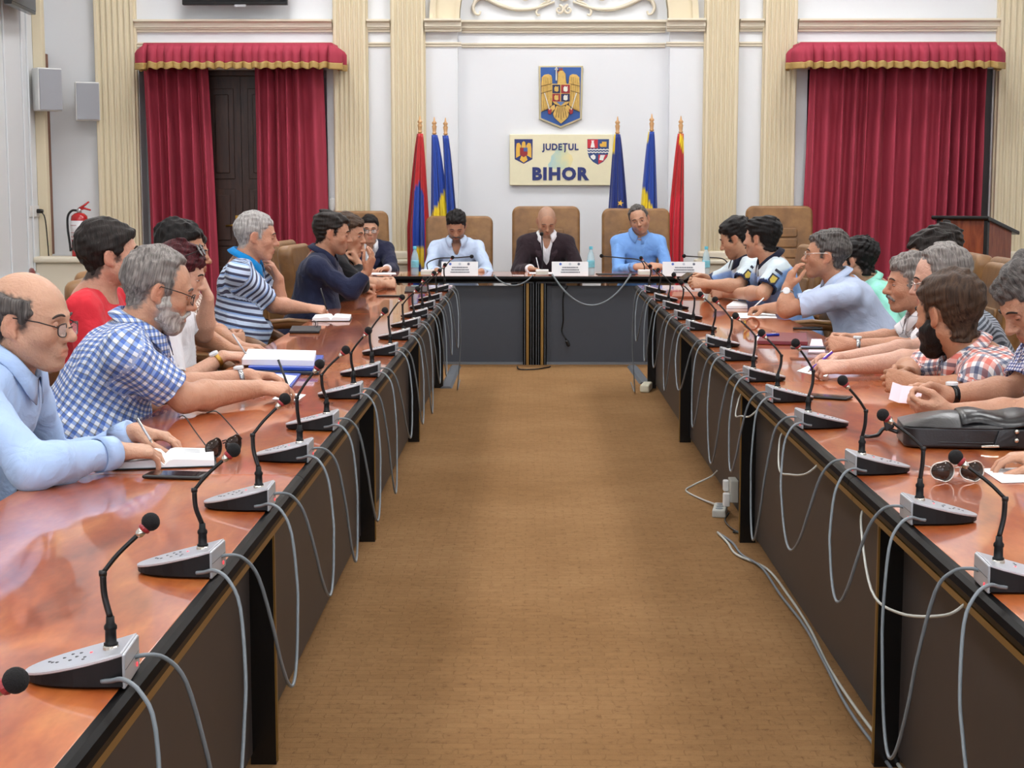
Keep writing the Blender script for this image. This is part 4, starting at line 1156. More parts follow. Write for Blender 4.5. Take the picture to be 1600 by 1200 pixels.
def v3(a): return np.array([a[0], a[1], a[2]], dtype=np.float32)
def unit(a): return a / (np.linalg.norm(a) + 1e-9)
def rot_zyx(yaw, pitch, roll):
    return np.array((Matrix.Rotation(yaw, 3, 'Z') @ Matrix.Rotation(pitch, 3, 'Y') @ Matrix.Rotation(roll, 3, 'X')), dtype=np.float32)

def ik(S, W, a, b, pole):
    d = W - S; L = np.linalg.norm(d)
    if L > (a + b) * .995: f = L / ((a + b) * .99); a *= f; b *= f
    u = d / L
    x = (a * a - b * b + L * L) / (2 * L); hgt = math.sqrt(max(a * a - x * x, 1e-6))
    p = pole - u * float(pole @ u)
    p = unit(p)
    return S + u * x + p * hgt

CURL = {'rest': ((22, 28, 18), (26, 32, 20), (30, 36, 22), (34, 38, 24)), 'fist': ((70, 95, 55), (75, 95, 55), (78, 95, 55), (80, 95, 55)),
        'pen': ((48, 52, 22), (52, 58, 30), (62, 70, 40), (66, 74, 40)), 'flat': ((6, 8, 5),) * 4, 'clasp': ((48, 62, 30), (52, 64, 32), (56, 66, 34), (60, 68, 34)),
        'grip': ((30, 55, 35), (34, 60, 38), (40, 64, 40), (46, 66, 40)), 'up': ((14, 30, 20), (18, 34, 22), (26, 40, 26), (34, 46, 30))}
def hand(F, W, d, n, right, pose, s=1.0):
    d = unit(d); n = unit(n - d * float(n @ d)); t = np.cross(d, n) if right else np.cross(n, d)
    lat = (.030, .0105, -.0095, -.0275); ln = (.070, .077, .071, .056); kd = (.082, .086, .081, .074)
    rad = (.0088, .0092, .0086, .0077)
    tips = []
    for i in range(4):
        base = W + t * lat[i] * .45 * s - n * .002; kn = W + d * kd[i] * s + t * lat[i] * s - n * .004 * (1 - abs(i - 1.5) / 1.5)
        F.cap(base, kn, .0165 * s, .0118 * s, .012)
    F.cap(W + t * .012 * s + d * .012, W + d * .05 * s + t * .02 * s + n * .006, .016 * s, .014 * s, .012)
    cur = CURL[pose]
    for i in range(4):
        kn = W + d * kd[i] * s + t * lat[i] * s - n * .004 * (1 - abs(i - 1.5) / 1.5)
        dirv = unit(d + t * (.10 - .07 * i)); ang = 0; p = kn
        for j, fr in enumerate((.46, .30, .24)):
            ang += R(cur[i][j]); v = dirv * math.cos(ang) + n * math.sin(ang)
            q = p + v * ln[i] * fr * s
            r0 = rad[i] * s * (1 - .1 * j); F.cap(p, q, r0 * 1.05, r0 * .94, .0025)
            p = q
        tips.append(p)
    tb = W + d * .022 * s + t * .024 * s + n * .008 * s
    closed = pose in ('fist', 'pen', 'clasp', 'grip')
    d1 = unit(d * .72 + t * (.5 if not closed else .38) + n * (.38 if not closed else .52)); d2 = unit(d * .9 + t * (.1 if not closed else -.18) + n * (.3 if not closed else .42)); d3 = unit(d * .95 + t * (-.05 if not closed else -.42) + n * .3)
    p = tb
    for v, l_, ra, rb, kk in ((d1, .044, .016, .0115, .01), (d2, .031, .0112, .0104, .003), (d3, .024, .0102, .0088, .003)):
        q = p + v * l_ * s; F.cap(p, q, ra * s, rb * s, kk); p = q
    return tips, p

def head_field(F, hc, Rm, s, P, fem=False):
    """skull, face and ears; local axes: x to the face, y to the left ear, z up"""
    g = lambda x, y, z: hc + Rm @ (np.array((x, y, z), dtype=np.float32) * s)
    E = lambda c, r, k, op='+', Rl=None: F.ell(g(*c), np.array(r) * s, Rm if Rl is None else Rm @ Rl, k * s, op)
    K = lambda a, b, ra, rb, k, op='+': F.cap(g(*a), g(*b), ra * s, rb * s, k * s, op)
    wd = P.get('wide', 1.0)
    E((-.014, 0, .036), (.099, .077 * wd, .089), .01)
    E((.030, 0, .000), (.062, .064 * wd, .085), .03)
    E((.020, 0, -.050), (.058, .056 * wd, .052), .03)
    for y in (-1, 1):
        K((-.004, y * .055 * wd, -.045), (.056, y * .022, -.096), .020, .018, .025)
        E((.052, y * .041 * wd, -.024), (.030, .024, .022), .022)
    E((.069, 0, -.098), (.0245, .026, .019), .02)
    K((.082, -.036, .020), (.089, -.012, .022), .0095, .0105, .014); K((.082, .036, .020), (.089, .012, .022), .0095, .0105, .014)
    for y in (-1, 1): E((.101, y * .032, .004), (.018, .0165, .0125), .012, '-')
    K((.088, 0, .015), (.111, 0, -.025), .0088, .0118, .012)
    E((.1135, 0, -.029), (.0130, .0122, .0112), .008)
    for y in (-1, 1): E((.1005, y * .0125, -.033), (.0125, .008, .008), .006)
    E((.079, 0, -.064), (.020, .030, .024), .016)
    K((.091, -.019, -.0625), (.0968, 0, -.0597), .0048, .0056, .006); K((.091, .019, -.0625), (.0968, 0, -.0597), .0048, .0056, .006)
    K((.090, -.017, -.0715), (.0950, 0, -.0735), .0052, .0060, .006); K((.090, .017, -.0715), (.0950, 0, -.0735), .0052, .0060, .006)
    K((.098, -.022, -.0668), (.1018, 0, -.0668), .0022, .0026, .004, '-'); K((.098, .022, -.0668), (.1018, 0, -.0668), .0022, .0026, .004, '-')
    for y in (-1, 1):
        Rl = np.array(Matrix.Rotation(R(y * -22), 3, 'Z') @ Matrix.Rotation(R(12), 3, 'Y'), dtype=np.float32)
        E((-.012, y * .0805 * wd, -.002), (.0205, .0085, .033), .006, '+', Rl)
        E((-.004, y * .090 * wd, .002), (.0115, .0065, .019), .006, '-', Rl)
        E((-.002, y * .078 * wd, -.028), (.009, .007, .011), .005)

def head_colors(P, hc, Rm, s, skin, spec):
    q = (P - hc) @ Rm / s
    n = len(P); col = np.ones((n, 4), dtype=np.float32); col[:, :3] = np.array(skin[:3])
    x, y, z = q[:, 0], q[:, 1], q[:, 2]
    near = (np.abs(y) < .1) & (np.abs(z) < .16) & (np.abs(x) < .14)
    def mixc(mask, c, a):
        a = (mask * a)[:, None]; col[:, :3] = col[:, :3] * (1 - a) + np.array(c[:3]) * a
    lip = np.exp(-(((x - .098) / .02) ** 4 + (y / .021) ** 4 + ((z + .067) / .0105) ** 4)) * near
    red = tuple(np.array(skin[:3]) * np.array((.96, .62, .58)))
    mixc(np.exp(-(((x - .108) / .02) ** 2 + (y / .02) ** 2 + ((z + .028) / .018) ** 2)) * near, red, .25)
    mixc(np.exp(-(((x - .065) / .03) ** 2 + ((np.abs(y) - .045) / .02) ** 2 + ((z + .03) / .025) ** 2)) * near, red, .22)
    mixc(np.exp(-(((x + .01) / .03) ** 2 + ((np.abs(y) - .085) / .014) ** 2 + ((z) / .04) ** 2)) * near, red, .5)
    st = spec.get('stubble', .0)
    if st:
        m = np.clip((-.036 - z) / .02, 0, 1) * np.clip((x - .0) / .03, 0, 1) * near * (1 - np.clip(lip * 2, 0, 1))
        m = m * np.clip((z + .16) / .03, 0, 1)
        mixc(m, srgb(92, 78, 74), st)
    mixc(lip, tuple(np.array(skin[:3]) * np.array((.86, .5, .5))), .75)
    sc = spec.get('scalp', 0)
    if sc:
        m = np.clip((z - (.05 - .55 * (x))) / .03, 0, 1) * near * (x < .06)
        m = np.maximum(m, np.clip((-.02 - x) / .03, 0, 1) * np.clip((z + .06) / .02, 0, 1) * near)
        mixc(m, srgb(112, 96, 90), sc)
    if spec.get('_hair'):
        st_, hcol = spec['_hair']
        pd = np.full(len(P), 1.0, dtype=np.float32)
        ii = np.nonzero((np.abs(y) < .0835) & (np.abs(z) < .16) & (np.abs(x) < .15))[0]
        pd[ii] = hair_region(st_, x[ii], y[ii], z[ii])
        rs = np.random.RandomState(3); jit = .0022 * np.sin(310 * x + 170 * z) + .0018 * np.sin(420 * z - 150 * x) + rs.normal(size=len(P)) * .0008
        mixc(np.clip((.006 - pd + jit) / .011, 0, 1), hcol, .93)
    if 'beard' in spec:
        pd = np.full(len(P), 1.0, dtype=np.float32); ii = np.nonzero(near)[0]
        pd[ii] = hair_region('beard', x[ii], y[ii], z[ii])
        mixc(np.clip((.005 - pd) / .016, 0, 1) * (1 - lip), spec['_beardcol'], .85)
    sock = np.exp(-(((x - .085) / .02) ** 2 + ((np.abs(y) - .032) / .018) ** 2 + ((z - .004) / .012) ** 2)) * near
    mixc(sock, tuple(np.array(skin[:3]) * np.array((.8, .62, .6))), .5)
    return col

HAIRPOLY = {
    'short': [(.088, .070), (.064, .052), (.034, .034), (.026, -.012), (.012, -.012), (.008, .026), (-.030, .020), (-.036, -.030), (-.055, -.062), (-.14, -.075), (-.16, .05), (-.1, .2), (.13, .2)],
    'full': [(.096, .062), (.070, .046), (.036, .030), (.028, -.020), (.012, -.022), (.010, .024), (-.028, .018), (-.034, -.030), (-.05, -.072), (-.14, -.085), (-.16, .05), (-.1, .2), (.14, .2)],
    'recede': [(.060, .098), (.036, .066), (.034, .032), (.026, -.012), (.012, -.014), (.008, .026), (-.030, .020), (-.036, -.030), (-.055, -.064), (-.14, -.075), (-.16, .05), (-.1, .2), (.06, .2)],
    'horseshoe': [(.036, .062), (.034, .022), (.022, -.014), (.010, -.014), (.006, .026), (-.030, .020), (-.036, -.030), (-.055, -.062), (-.14, -.075), (-.16, .03), (-.14, .085), (-.06, .080)],
    'long': [(.094, .060), (.066, .050), (.040, .02), (.034, -.06), (.03, -.16), (-.15, -.16), (-.16, .05), (-.1, .2), (.14, .2)],
    'beard': [(.030, -.004), (.012, -.004), (-.008, -.040), (-.004, -.085), (.03, -.15), (.14, -.15), (.14, -.078), (.088, -.074), (.086, -.060), (.068, -.046), (.040, -.036)],
}
def poly_sdf(pts, x, z):
    d = np.full(np.broadcast(x, z).shape, 1e9, dtype=np.float32); sgn = np.ones_like(d)
    n = len(pts)
    for i in range(n):
        a = pts[i]; b = pts[i - 1]
        ex, ez = b[0] - a[0], b[1] - a[1]; wx, wz = x - a[0], z - a[1]
        t = np.clip((wx * ex + wz * ez) / (ex * ex + ez * ez), 0, 1)
        d = np.minimum(d, (wx - ex * t) ** 2 + (wz - ez * t) ** 2)
        c1 = z >= a[1]; c2 = z < b[1]; c3 = ex * wz > ez * wx
        f = (c1 & c2 & c3) | (~c1 & ~c2 & ~c3)
        sgn = np.where(f, -sgn, sgn)
    return sgn * np.sqrt(d)
def hair_region(style, x, y, z):
    zz = z - .014 * np.exp(-((np.abs(y) - .044) / .016) ** 2) * np.clip(x / .05, 0, 1) if style in ('short', 'full', 'recede') else z + 0 * y
    return poly_sdf(HAIRPOLY[style], x + 0 * zz, zz)
def hair_local(style, th, h, seed, curl=.5, wide=1.0, beard=False):
    F = Field((-.15, -.13, -.19), (.14, .13, .18), h)
    x, y, z = F.ax[0][:, None, None], F.ax[1][None, :, None], F.ax[2][None, None, :]
    rs = np.random.RandomState(seed)
    if beard:
        F.ell((.030, 0, .000), (.062 + th, .064 * wide + th, .085), None, .03); F.ell((.020, 0, -.050), (.058 + th, .056 * wide + th, .052 + th), None, .03)
        for s in (-1, 1): F.cap((-.004, s * .055 * wide, -.045), (.056, s * .022, -.096), .020 + th, .018 + th, .025)
        F.ell((.066, 0, -.098), (.024 + th, .026 + th, .019 + th), None, .02); F.ell((.082, 0, -.064), (.020 + th, .030 + th, .024), None, .016)
    else:
        F.ell((-.014, 0, .036), (.099, .077 * wide, .089), None, .01)
        F.ell((.030, 0, .000), (.062, .064 * wide, .085), None, .03)
        F.cap((-.022, 0, -.055), (-.05, 0, -.16), .052, .058, .03)
        if style == 'long':
            for s in (-1, 1): F.cap((-.02, s * .07, .03), (-.03, s * .075, -.14), .04, .035, .03)
            F.cap((-.08, 0, .0), (-.085, 0, -.14), .06, .05, .03)
    nz = 0
    for fr, am in ((34, .0022), (70, .0024), (130, .0020)):
        for _ in range(3):
            v = rs.normal(size=3); v /= np.linalg.norm(v); v[0] *= .5
            nz = nz + am * curl * np.sin(fr * 2 * (v[0] * x + v[1] * y + v[2] * z) + rs.uniform(0, 6))
    nz = nz * (1.25 + .9 * np.clip((z - .06) / .04, 0, 1)) if not beard else nz
    F.D += nz.astype(np.float32)
    pd = hair_region('beard' if beard else style, x, y, z)
    if beard:
        F.blend((slice(None),) * 3, (pd + nz * 2.2 - .006).astype(np.float32), .018, 'i')
    else:
        e = np.clip(-(pd + nz * 1.2) / .015, 0, 1); e = e * (2 - e)
        top = np.clip((z - .0) / .085, 0, 1) if style != 'horseshoe' else .5 + 0 * z
        F.D -= ((.0035 + (th * 1.25 - .0035) * top + .003 * np.clip(-x / .05, 0, 1)) * e - .003 * (1 - e)).astype(np.float32)
        F.blend((slice(None),) * 3, (pd - .012).astype(np.float32), .004, 'i')
    return F.mesh(1)

def collar_mesh(Nc, nd, f, r0, hgt, open_=.5, spread=1.0):
    """turned-down shirt collar around the neck: Nc centre, nd neck axis, f forward"""
    f = unit(f - nd * float(f @ nd)); l = np.cross(nd, f); rows = [[], [], [], []]
    n = 26
    for i in range(n + 1):
        a = open_ * .5 + (2 * PI - open_) * i / n
        c_, s_ = math.cos(a), math.sin(a)
        w = max(0, math.cos(a)) ** 2
        dirv = f * c_ * 1.05 + l * s_
        rows[0].append(Nc + dirv * (r0 * 1.0) - nd * (.014 + .034 * w))
        rows[1].append(Nc + dirv * (r0 * 1.01) + nd * (hgt - (hgt + .014) * w))
        rows[2].append(Nc + dirv * (r0 * 1.09) + nd * (hgt * .85 - (hgt + .012) * w))
        rows[3].append(Nc + dirv * (r0 * (1.36 + .2 * w)) - nd * (.012 + .062 * w * spread))
    return rows

PEOPLE = {}
def person(key, label, hc, hy, hp, hr=0, ty=None, skin=(206, 158, 132), size=1.0, hs=1.0, h=.0055, belly=0.0,
           hands=None, shirt=None, sleeve='short', collar=True, hair=('short', .012, 'black'), extra=None, spine=.50, nk=(.06, .128), poles=None, face=None, chair='side', chair_label=None, jacket=None, officer=False, neck_up=0.0, reach=1.0):
    P_ = dict(face or {})
    skin = (skin[0] * .94, skin[1] * .955, skin[2] * .92)
    hc = v3(hc); Rm = rot_zyx(R(hy), R(hp), R(hr))
    ty = hy if ty is None else ty
    ft = np.array((math.cos(R(ty)), math.sin(R(ty)), 0), dtype=np.float32); lt = np.array((-ft[1], ft[0], 0), dtype=np.float32); Z = np.array((0, 0, 1), dtype=np.float32)
    s = size
    N = hc - ft * nk[0] * s - Z * nk[1] * s
    sp_len = spine * s; pz = .56
    back = math.sqrt(max(sp_len ** 2 - (N[2] - pz) ** 2, .0016))
    Pv = np.array((N[0] - ft[0] * back, N[1] - ft[1] * back, pz), dtype=np.float32)
    u = unit(N - Pv); l = lt; f = np.cross(l, u)
    shw = P_.get('shoulder', .178) * s
    SH = {'L': N - u * .055 * s + l * shw + f * .012, 'R': N - u * .055 * s - l * shw + f * .012}
    ua, fa = .295 * s * reach, .262 * s * reach
    EL = {}; WR = {}
    hands = hands or {}
    for sd, sg in (('L', 1), ('R', -1)):
        hd = hands.get(sd)
        if hd is None: hd = dict(w=tuple(Pv + ft * .36 + l * sg * .13 + Z * .10), d=tuple(ft), n=(0, 0, -1), pose='rest')
        hd = dict(hd); W = v3(hd['w'])
        pole = v3(hd['pole']) if 'pole' in hd else (-Z * 1.0 + l * sg * .55 - f * .35)
        E_ = ik(SH[sd], W, ua, fa, unit(pole)) if 'e' not in hd else v3(hd['e'])
        if 'e' not in hd and 'pole' not in hd:
            over = lambda q: (XLO - .04 < q[0] < XLI) or (XRI < q[0] < XRO + .04) if q[1] < 12.2 else (YH0 < q[1] < YH1 + .06)
            for a in range(0, 100, 10):
                pl_ = unit(-Z * math.cos(R(a)) + l * sg * (.45 + math.sin(R(a))) - f * .25)
                E_ = ik(SH[sd], W, ua, fa, pl_)
                if not over(E_) or E_[2] > .80: break
        EL[sd] = E_; WR[sd] = W; hands[sd] = hd
    base = np.array((Pv[0], Pv[1], 0), dtype=np.float32)
    # --- body
    pts = [hc + .16, hc - .16, Pv - .12, N] + [WR[q] + .19 * unit(v3(hands[q].get('d', (1, 0, 0)))) for q in 'LR'] + [WR[q] - .05 for q in 'LR'] + [WR[q] + .05 for q in 'LR'] + [EL[q] - .06 for q in 'LR'] + [EL[q] + .06 for q in 'LR'] + [SH[q] for q in 'LR']
    F = Field(np.min(pts, 0), np.max(pts, 0), h)
    F.cap(Pv, N - u * .06, .085 * s, .09 * s, .03)
    for sd in 'LR':
        F.cap(N - u * .05, SH[sd], .05 * s, .042 * s, .04)
        cv = .74 if sleeve == 'long' else 1.0
        F.cap(SH[sd], EL[sd], .036 * s, .041 * s * cv, .02)
        mid = EL[sd] + (WR[sd] - EL[sd]) * .28
        F.cap(EL[sd], mid, .041 * s * cv, .044 * s * cv, .02); F.cap(mid, WR[sd], .044 * s * cv, .0265 * s, .02)
    nt = hc + Rm @ np.array((-.022, 0, -.055), dtype=np.float32) * hs
    F.cap(N - u * .02, nt, .064 * s * P_.get('neck', 1), .056 * s * P_.get('neck', 1), .03)
    head_field(F, hc, Rm, hs, P_)
    for sd in 'LR':
        hd = hands[sd]
        dv = v3(hd.get('d', WR[sd] - EL[sd])); nv = v3(hd.get('n', (0, 0, -1)))
        hand(F, WR[sd], dv, nv, sd == 'R', hd.get('pose', 'rest'), s * .98)
    HC = {'black': ((9, 8, 8), (34, 30, 29)), 'dark': ((16, 13, 12), (52, 44, 40)), 'brown': ((34, 23, 17), (88, 66, 50)), 'grey': ((74, 70, 68), (160, 152, 146)), 'saltpepper': ((34, 32, 32), (116, 110, 106)), 'silver': ((120, 116, 114), (200, 196, 192)), 'auburn': ((30, 8, 12), (88, 24, 32)), 'white': ((130, 124, 118), (206, 202, 196))}
    mid_ = lambda c: tuple(srgb(*[(a * 1.1 + b * .9) / 2 for a, b in zip(*HC[c])]))
    if hair: P_['_hair'] = (hair[0], mid_(hair[2]))
    if 'beard' in P_: P_['_beardcol'] = mid_(P_['beard'][1])
    V, Q = F.mesh(1)
    col = head_colors(V, hc, Rm, hs, srgb(*skin), P_)
    body = quads_object('person', V, Q, SKIN, None, base, {'Col': ('color', col)})
    tag(body, label, 'person', 'people seated at the tables')
    loc = lambda x, y, z: (Vector(hc) + Matrix(Rm.tolist()) @ (Vector((x, y, z)) * hs)) - Vector(base)
    # --- eyes and brows
    fa_ = P_.get('lid', .75)
    for sd in (-1, 1):
        b = MB(); b.ball((0, 0, 0), .0128 * hs, 20, 14)
        e = b.build('eye', EYE_M, body, smooth=True)
        M3 = Matrix(Rm.tolist()); cs = []
        for v in e.data.vertices:
            q = v.co.normalized()
            up = q.z; fr = q.x
            if up > (1 - fa_) * .9 - .1 - .25 * q.y * q.y: c = np.array(srgb(*skin)) * (.86, .72, .68, 1)
            elif up > (1 - fa_) * .9 - .22 - .25 * q.y * q.y: c = np.array(srgb(30, 22, 20))
            elif up < -.42: c = np.array(srgb(*skin)) * (.9, .78, .74, 1)
            elif (q - Vector((.97, sd * -.0, -.1)).normalized()).length < .5: c = np.array(srgb(48, 34, 26))
            else: c = np.array(srgb(214, 206, 200))
            cs.append(c)
        e.data.color_attributes.new('Col', 'FLOAT_COLOR', 'POINT').data.foreach_set('color', np.array(cs, dtype=np.float32).ravel())
        e.matrix_local = Matrix.Translation(loc(.0785, sd * .032, .003)) @ M3.to_4x4()
        bp = [loc(.083, sd * .050, .020), loc(.091, sd * .042, .027), loc(.0965, sd * .028, .029), loc(.0995, sd * .014, .025)]
        MB().tube(catmull(bp, 4), [.0018, .0024, .0028, .0031, .0033, .0034, .0034, .0034, .0034, .0033, .0031, .0028, .002], 6).build('eyebrow', hair_mat('brow_' + str(P_.get('brow', (50, 40, 36))), tuple(int(q * .7) for q in P_.get('brow', (50, 40, 36))), P_.get('brow', (50, 40, 36))), body, smooth=True)
    # --- hair, beard, moustache
    hv = max(.0035, h * .85)
    def put_hair(name, Vl, Ql, cname):
        Vw = hc + (Vl * hs) @ Rm.T
        a = Vl.copy(); r_ = np.sqrt(Vl[:, 1] ** 2 + (Vl[:, 2] - .03) ** 2); ang = np.arctan2(np.abs(Vl[:, 1]), Vl[:, 2] + .03)
        at = np.stack([r_ * 0 + ang * .1, ang * .0 + Vl[:, 0], Vl[:, 1] * .6], 1)
        if name == 'moustache' or name == 'beard': at = np.stack([Vl[:, 2] * .6, Vl[:, 1], Vl[:, 0]], 1)
        return quads_object(name, Vw - base, Ql, hair_mat('hair_' + cname, *HC[cname]), body, (0, 0, 0), {'cloth': ('vec', at)})
    if hair:
        st_, th, cn = hair[:3]
        Vl, Ql = hair_local(st_, th, hv, hash(key) % 1000 if False else sum(map(ord, key)), hair[3] if len(hair) > 3 else .5, P_.get('wide', 1.0))
        put_hair('hair', Vl, Ql, cn)
    if 'beard' in P_:
        th, cn = P_['beard']; Vl, Ql = hair_local('beard', th, hv, 7 + sum(map(ord, key)), .45, P_.get('wide', 1.0), True); put_hair('beard', Vl, Ql, cn)
    if 'moustache' in P_:
        Fm = Field((.05, -.06, -.1), (.13, .06, -.02), hv * .8)
        for y in (-1, 1): Fm.cap((.103, y * .004, -.047), (.084, y * .033, -.066), .0085, .0055, .004)
        Vl, Ql = Fm.mesh(1); put_hair('moustache', Vl, Ql, P_['moustache'])
    # --- glasses
    gl = P_.get('glasses')
    if gl:
        fm = FRAME if gl == 'dark' else FRAMEL
        g = MB(); dz = P_.get('glass_drop', -.004)
        rings = []
        for y in (-1, 1):
            ring = [loc(.108 - .006 * abs(math.cos(a)), y * .033 + .0245 * math.copysign(abs(math.cos(a)) ** .7, math.cos(a)), dz + .0165 * math.copysign(abs(math.sin(a)) ** .7, math.sin(a))) for a in [2 * PI * q / 24 for q in range(24)]]
            g.tube(ring, .0016, 6, closed=True); rings.append(ring)
            g.tube([loc(.102, y * .058, dz + .008), loc(.06, y * .079, .012), loc(-.005, y * .085, .018), loc(-.022, y * .083, -.004)], .0018, 6)
        g.tube([loc(.108, -.009, dz + .004), loc(.113, 0, dz + .007), loc(.108, .009, dz + .004)], .0015, 6)
        go = g.build('glasses', fm, body, smooth=True)
        for ring in rings:
            q = MB(); q.add(ring, [tuple(range(len(ring)))]); q.build('lens', LENS, go, solid=.0012)
    if P_.get('sunglasses_up'):
        g = MB(); rings = []
        for y in (-1, 1):
            ring = [loc(.062 + .018 * math.sin(a), y * .036 + .027 * math.cos(a), .128 - .02 * math.sin(a) ) for a in [2 * PI * q / 20 for q in range(20)]]
            g.tube(ring, .002, 6, closed=True); rings.append(ring)
            g.tube([loc(.06, y * .064, .125), loc(.0, y * .09, .08), loc(-.03, y * .094, .03)], .0022, 6)
        g.tube([loc(.062, -.009, .132), loc(.066, 0, .134), loc(.062, .009, .132)], .002, 6)
        go = g.build('sunglasses', FRAME, body, smooth=True)
        for ring in rings:
            q = MB(); q.add(ring, [tuple(range(len(ring)))]); q.build('lens', DLENS, go, solid=.002)
    # --- clothes
    hcl = .0085 if h < .0048 else .0105
    def garment(name, mat, grow, slv, jacket_=False, hem=None):
        lo = np.min([Pv - .26, N - .1] + [SH[q] - .1 for q in 'LR'] + [EL[q] - .09 for q in 'LR'] + [WR[q] - .06 for q in 'LR'], 0); hi = np.max([Pv + .26, N + .1] + [SH[q] + .1 for q in 'LR'] + [EL[q] + .09 for q in 'LR'] + [WR[q] + .06 for q in 'LR'], 0)
        G = Field(lo, hi, hcl)
        Rt = np.stack([f, l, u], 1)
        bs = s
        G.ell(Pv + u * .34 * bs + f * .012, (.118 * bs + grow + belly * .25, .172 * bs + grow, .19 * bs), Rt, .05)
        G.ell(Pv + u * .15 * bs + f * (.02 + belly * .7), (.125 * bs + grow + belly, .166 * bs + grow + belly * .6, .19 * bs), Rt, .06)
        G.ell(Pv + u * .0 - f * .01, (.13 * bs + grow + belly * .5, .18 * bs + grow + belly * .3, .14 * bs), Rt, .05)
        G.cap(Pv + u * .40 * bs - l * .10 * bs, Pv + u * .40 * bs + l * .10 * bs, .095 * bs + grow, .095 * bs + grow, .05, flat=(f, .95))
        for sd, sg in (('L', 1), ('R', -1)):
            G.cap(N - u * .015 * s + l * sg * .03, SH[sd] + u * .0, .054 * s + grow, .058 * s + grow, .035)
            if slv == 'short':
                G.cap(SH[sd], EL[sd], .067 * s + grow, .066 * s + grow, .03)
            elif slv == 'long':
                G.cap(SH[sd], EL[sd], .062 * s + grow, .054 * s + grow, .03); mid = EL[sd] + (WR[sd] - EL[sd]) * .3
                G.cap(EL[sd], mid, .054 * s + grow, .053 * s + grow, .02); G.cap(mid, WR[sd] - unit(WR[sd] - EL[sd]) * .01, .053 * s + grow, .036 * s + grow, .02)
        if slv == 'short':
            for sd in 'LR':
                ax = unit(EL[sd] - SH[sd]); p = SH[sd] + (EL[sd] - SH[sd]) * .80
                m = .13
                q = G.sub(EL[sd] - m, EL[sd] + m)
                if q:
                    sl, x, y, z = q
                    dpl = (x - p[0]) * ax[0] + (y - p[1]) * ax[1] + (z - p[2]) * ax[2]
                    # only the arm's end is cut: limit to a ball round the elbow
                    rr = np.sqrt((x - EL[sd][0]) ** 2 + (y - EL[sd][1]) ** 2 + (z - EL[sd][2]) ** 2) - .125
                    cut = np.maximum(-dpl, rr)
                    G.blend(sl, cut.astype(np.float32), .004, '-')
                G.cap(p - ax * .015, EL[sd], .050 * s, .052 * s, .002, '-')
        elif slv == 'long':
            for sd in 'LR':
                ax = unit(WR[sd] - EL[sd]); p = WR[sd] - ax * .022
                q = G.sub(WR[sd] - .09, WR[sd] + .09)
                if q:
                    sl, x, y, z = q
                    dpl = (x - p[0]) * ax[0] + (y - p[1]) * ax[1] + (z - p[2]) * ax[2]
                    G.blend(sl, np.maximum(-dpl, np.sqrt((x - WR[sd][0]) ** 2 + (y - WR[sd][1]) ** 2 + (z - WR[sd][2]) ** 2) - .075).astype(np.float32), .003, '-')
        nd = unit(nt - N)
        if jacket_:
            G.cap(N + f * .07 + u * .06, Pv + u * .26 * s + f * .16, .066, .016, .004, '-')
            G.cap(N - nd * .0, nt + nd * .02, .074 * s, .08 * s, .006, '-')
        else:
            rn = .064 * s * P_.get('neck', 1)
            G.cap(N - nd * (.02 if collar else .035), nt + nd * .03, rn + .006, rn + (.006 if collar else .02), .006, '-')
            if P_.get('open_collar'): G.cap(N + f * .075 + u * .03, N + f * .115 - u * .10, .04, .008, .004, '-')
        G.plane(Pv - u * .10, -u, .01)
        V, Q = G.mesh(1)
        # folds: gentle waves pushed along the surface
        rs = np.random.RandomState(sum(map(ord, key)) + len(name))
        dsp = np.zeros(len(V), dtype=np.float32)
        lc = np.stack([(V - Pv) @ f, (V - Pv) @ l, (V - Pv) @ u], 1)
        for fr, am in ((26, .0026), (48, .0022), (80, .0015)):
            for _ in range(3):
                v = rs.normal(size=3) * (1, .8, .7); v /= np.linalg.norm(v)
                w2 = rs.normal(size=3); ph = rs.uniform(0, 6)
                ar_ = fr * (lc @ v) + 1.6 * np.sin(11 * (lc @ w2) + ph) + ph
                dsp += am * (np.sin(ar_) if fr > 60 else 1.9 * (.62 - np.sqrt(np.abs(np.sin(ar_ * .5)) + .02)))
        nrm = np.zeros_like(V)
        fn = np.cross(V[Q[:, 2]] - V[Q[:, 0]], V[Q[:, 3]] - V[Q[:, 1]])
        for c_ in range(4):
            for dim in range(3): nrm[:, dim] += np.bincount(Q[:, c_], fn[:, dim], len(V))
        nrm /= np.linalg.norm(nrm, axis=1)[:, None] + 1e-9
        V = V + nrm * dsp[:, None]
        # cloth coordinates
        segs = [('t', Pv + u * .02, Pv + u * .36 * s, .15)] + [(sd, SH[sd], EL[sd], .06) for sd in 'LR'] + [(sd + 'f', EL[sd], WR[sd], .045) for sd in 'LR']
        best = np.full(len(V), 9, dtype=np.float32); uv = np.zeros((len(V), 3), dtype=np.float32)
        for nm, a, b, rr in segs:
            ba = b - a; L = np.linalg.norm(ba); bu = ba / L
            tt = np.clip((V - a) @ bu, 0, L); dd = np.linalg.norm(V - a - tt[:, None] * bu, axis=1) - rr
            if nm == 't': e1, e2 = f, l
            else:
                e1 = unit(np.cross(bu, Z)); e2 = np.cross(bu, e1)
            th = np.arctan2((V - a) @ e2, (V - a) @ e1)
            al = (V - a) @ bu
            if nm in ('L', 'R'): dd = dd + np.where(al < .015, .3, 0)
            m = dd < best
            best = np.where(m, dd, best)
            if nm == 't':
                rad_ = np.linalg.norm(V - a - ((V - a) @ bu)[:, None] * bu, axis=1); al = al + np.where(al > .3 * s, np.maximum(0, .19 - rad_), 0)
            uv[m, 0] = (np.abs(th) * (.16 if nm == 't' else .068))[m]; uv[m, 1] = al[m]; uv[m, 2] = {'t': 0, 'L': 1, 'R': 1, 'Lf': 2, 'Rf': 2}[nm]
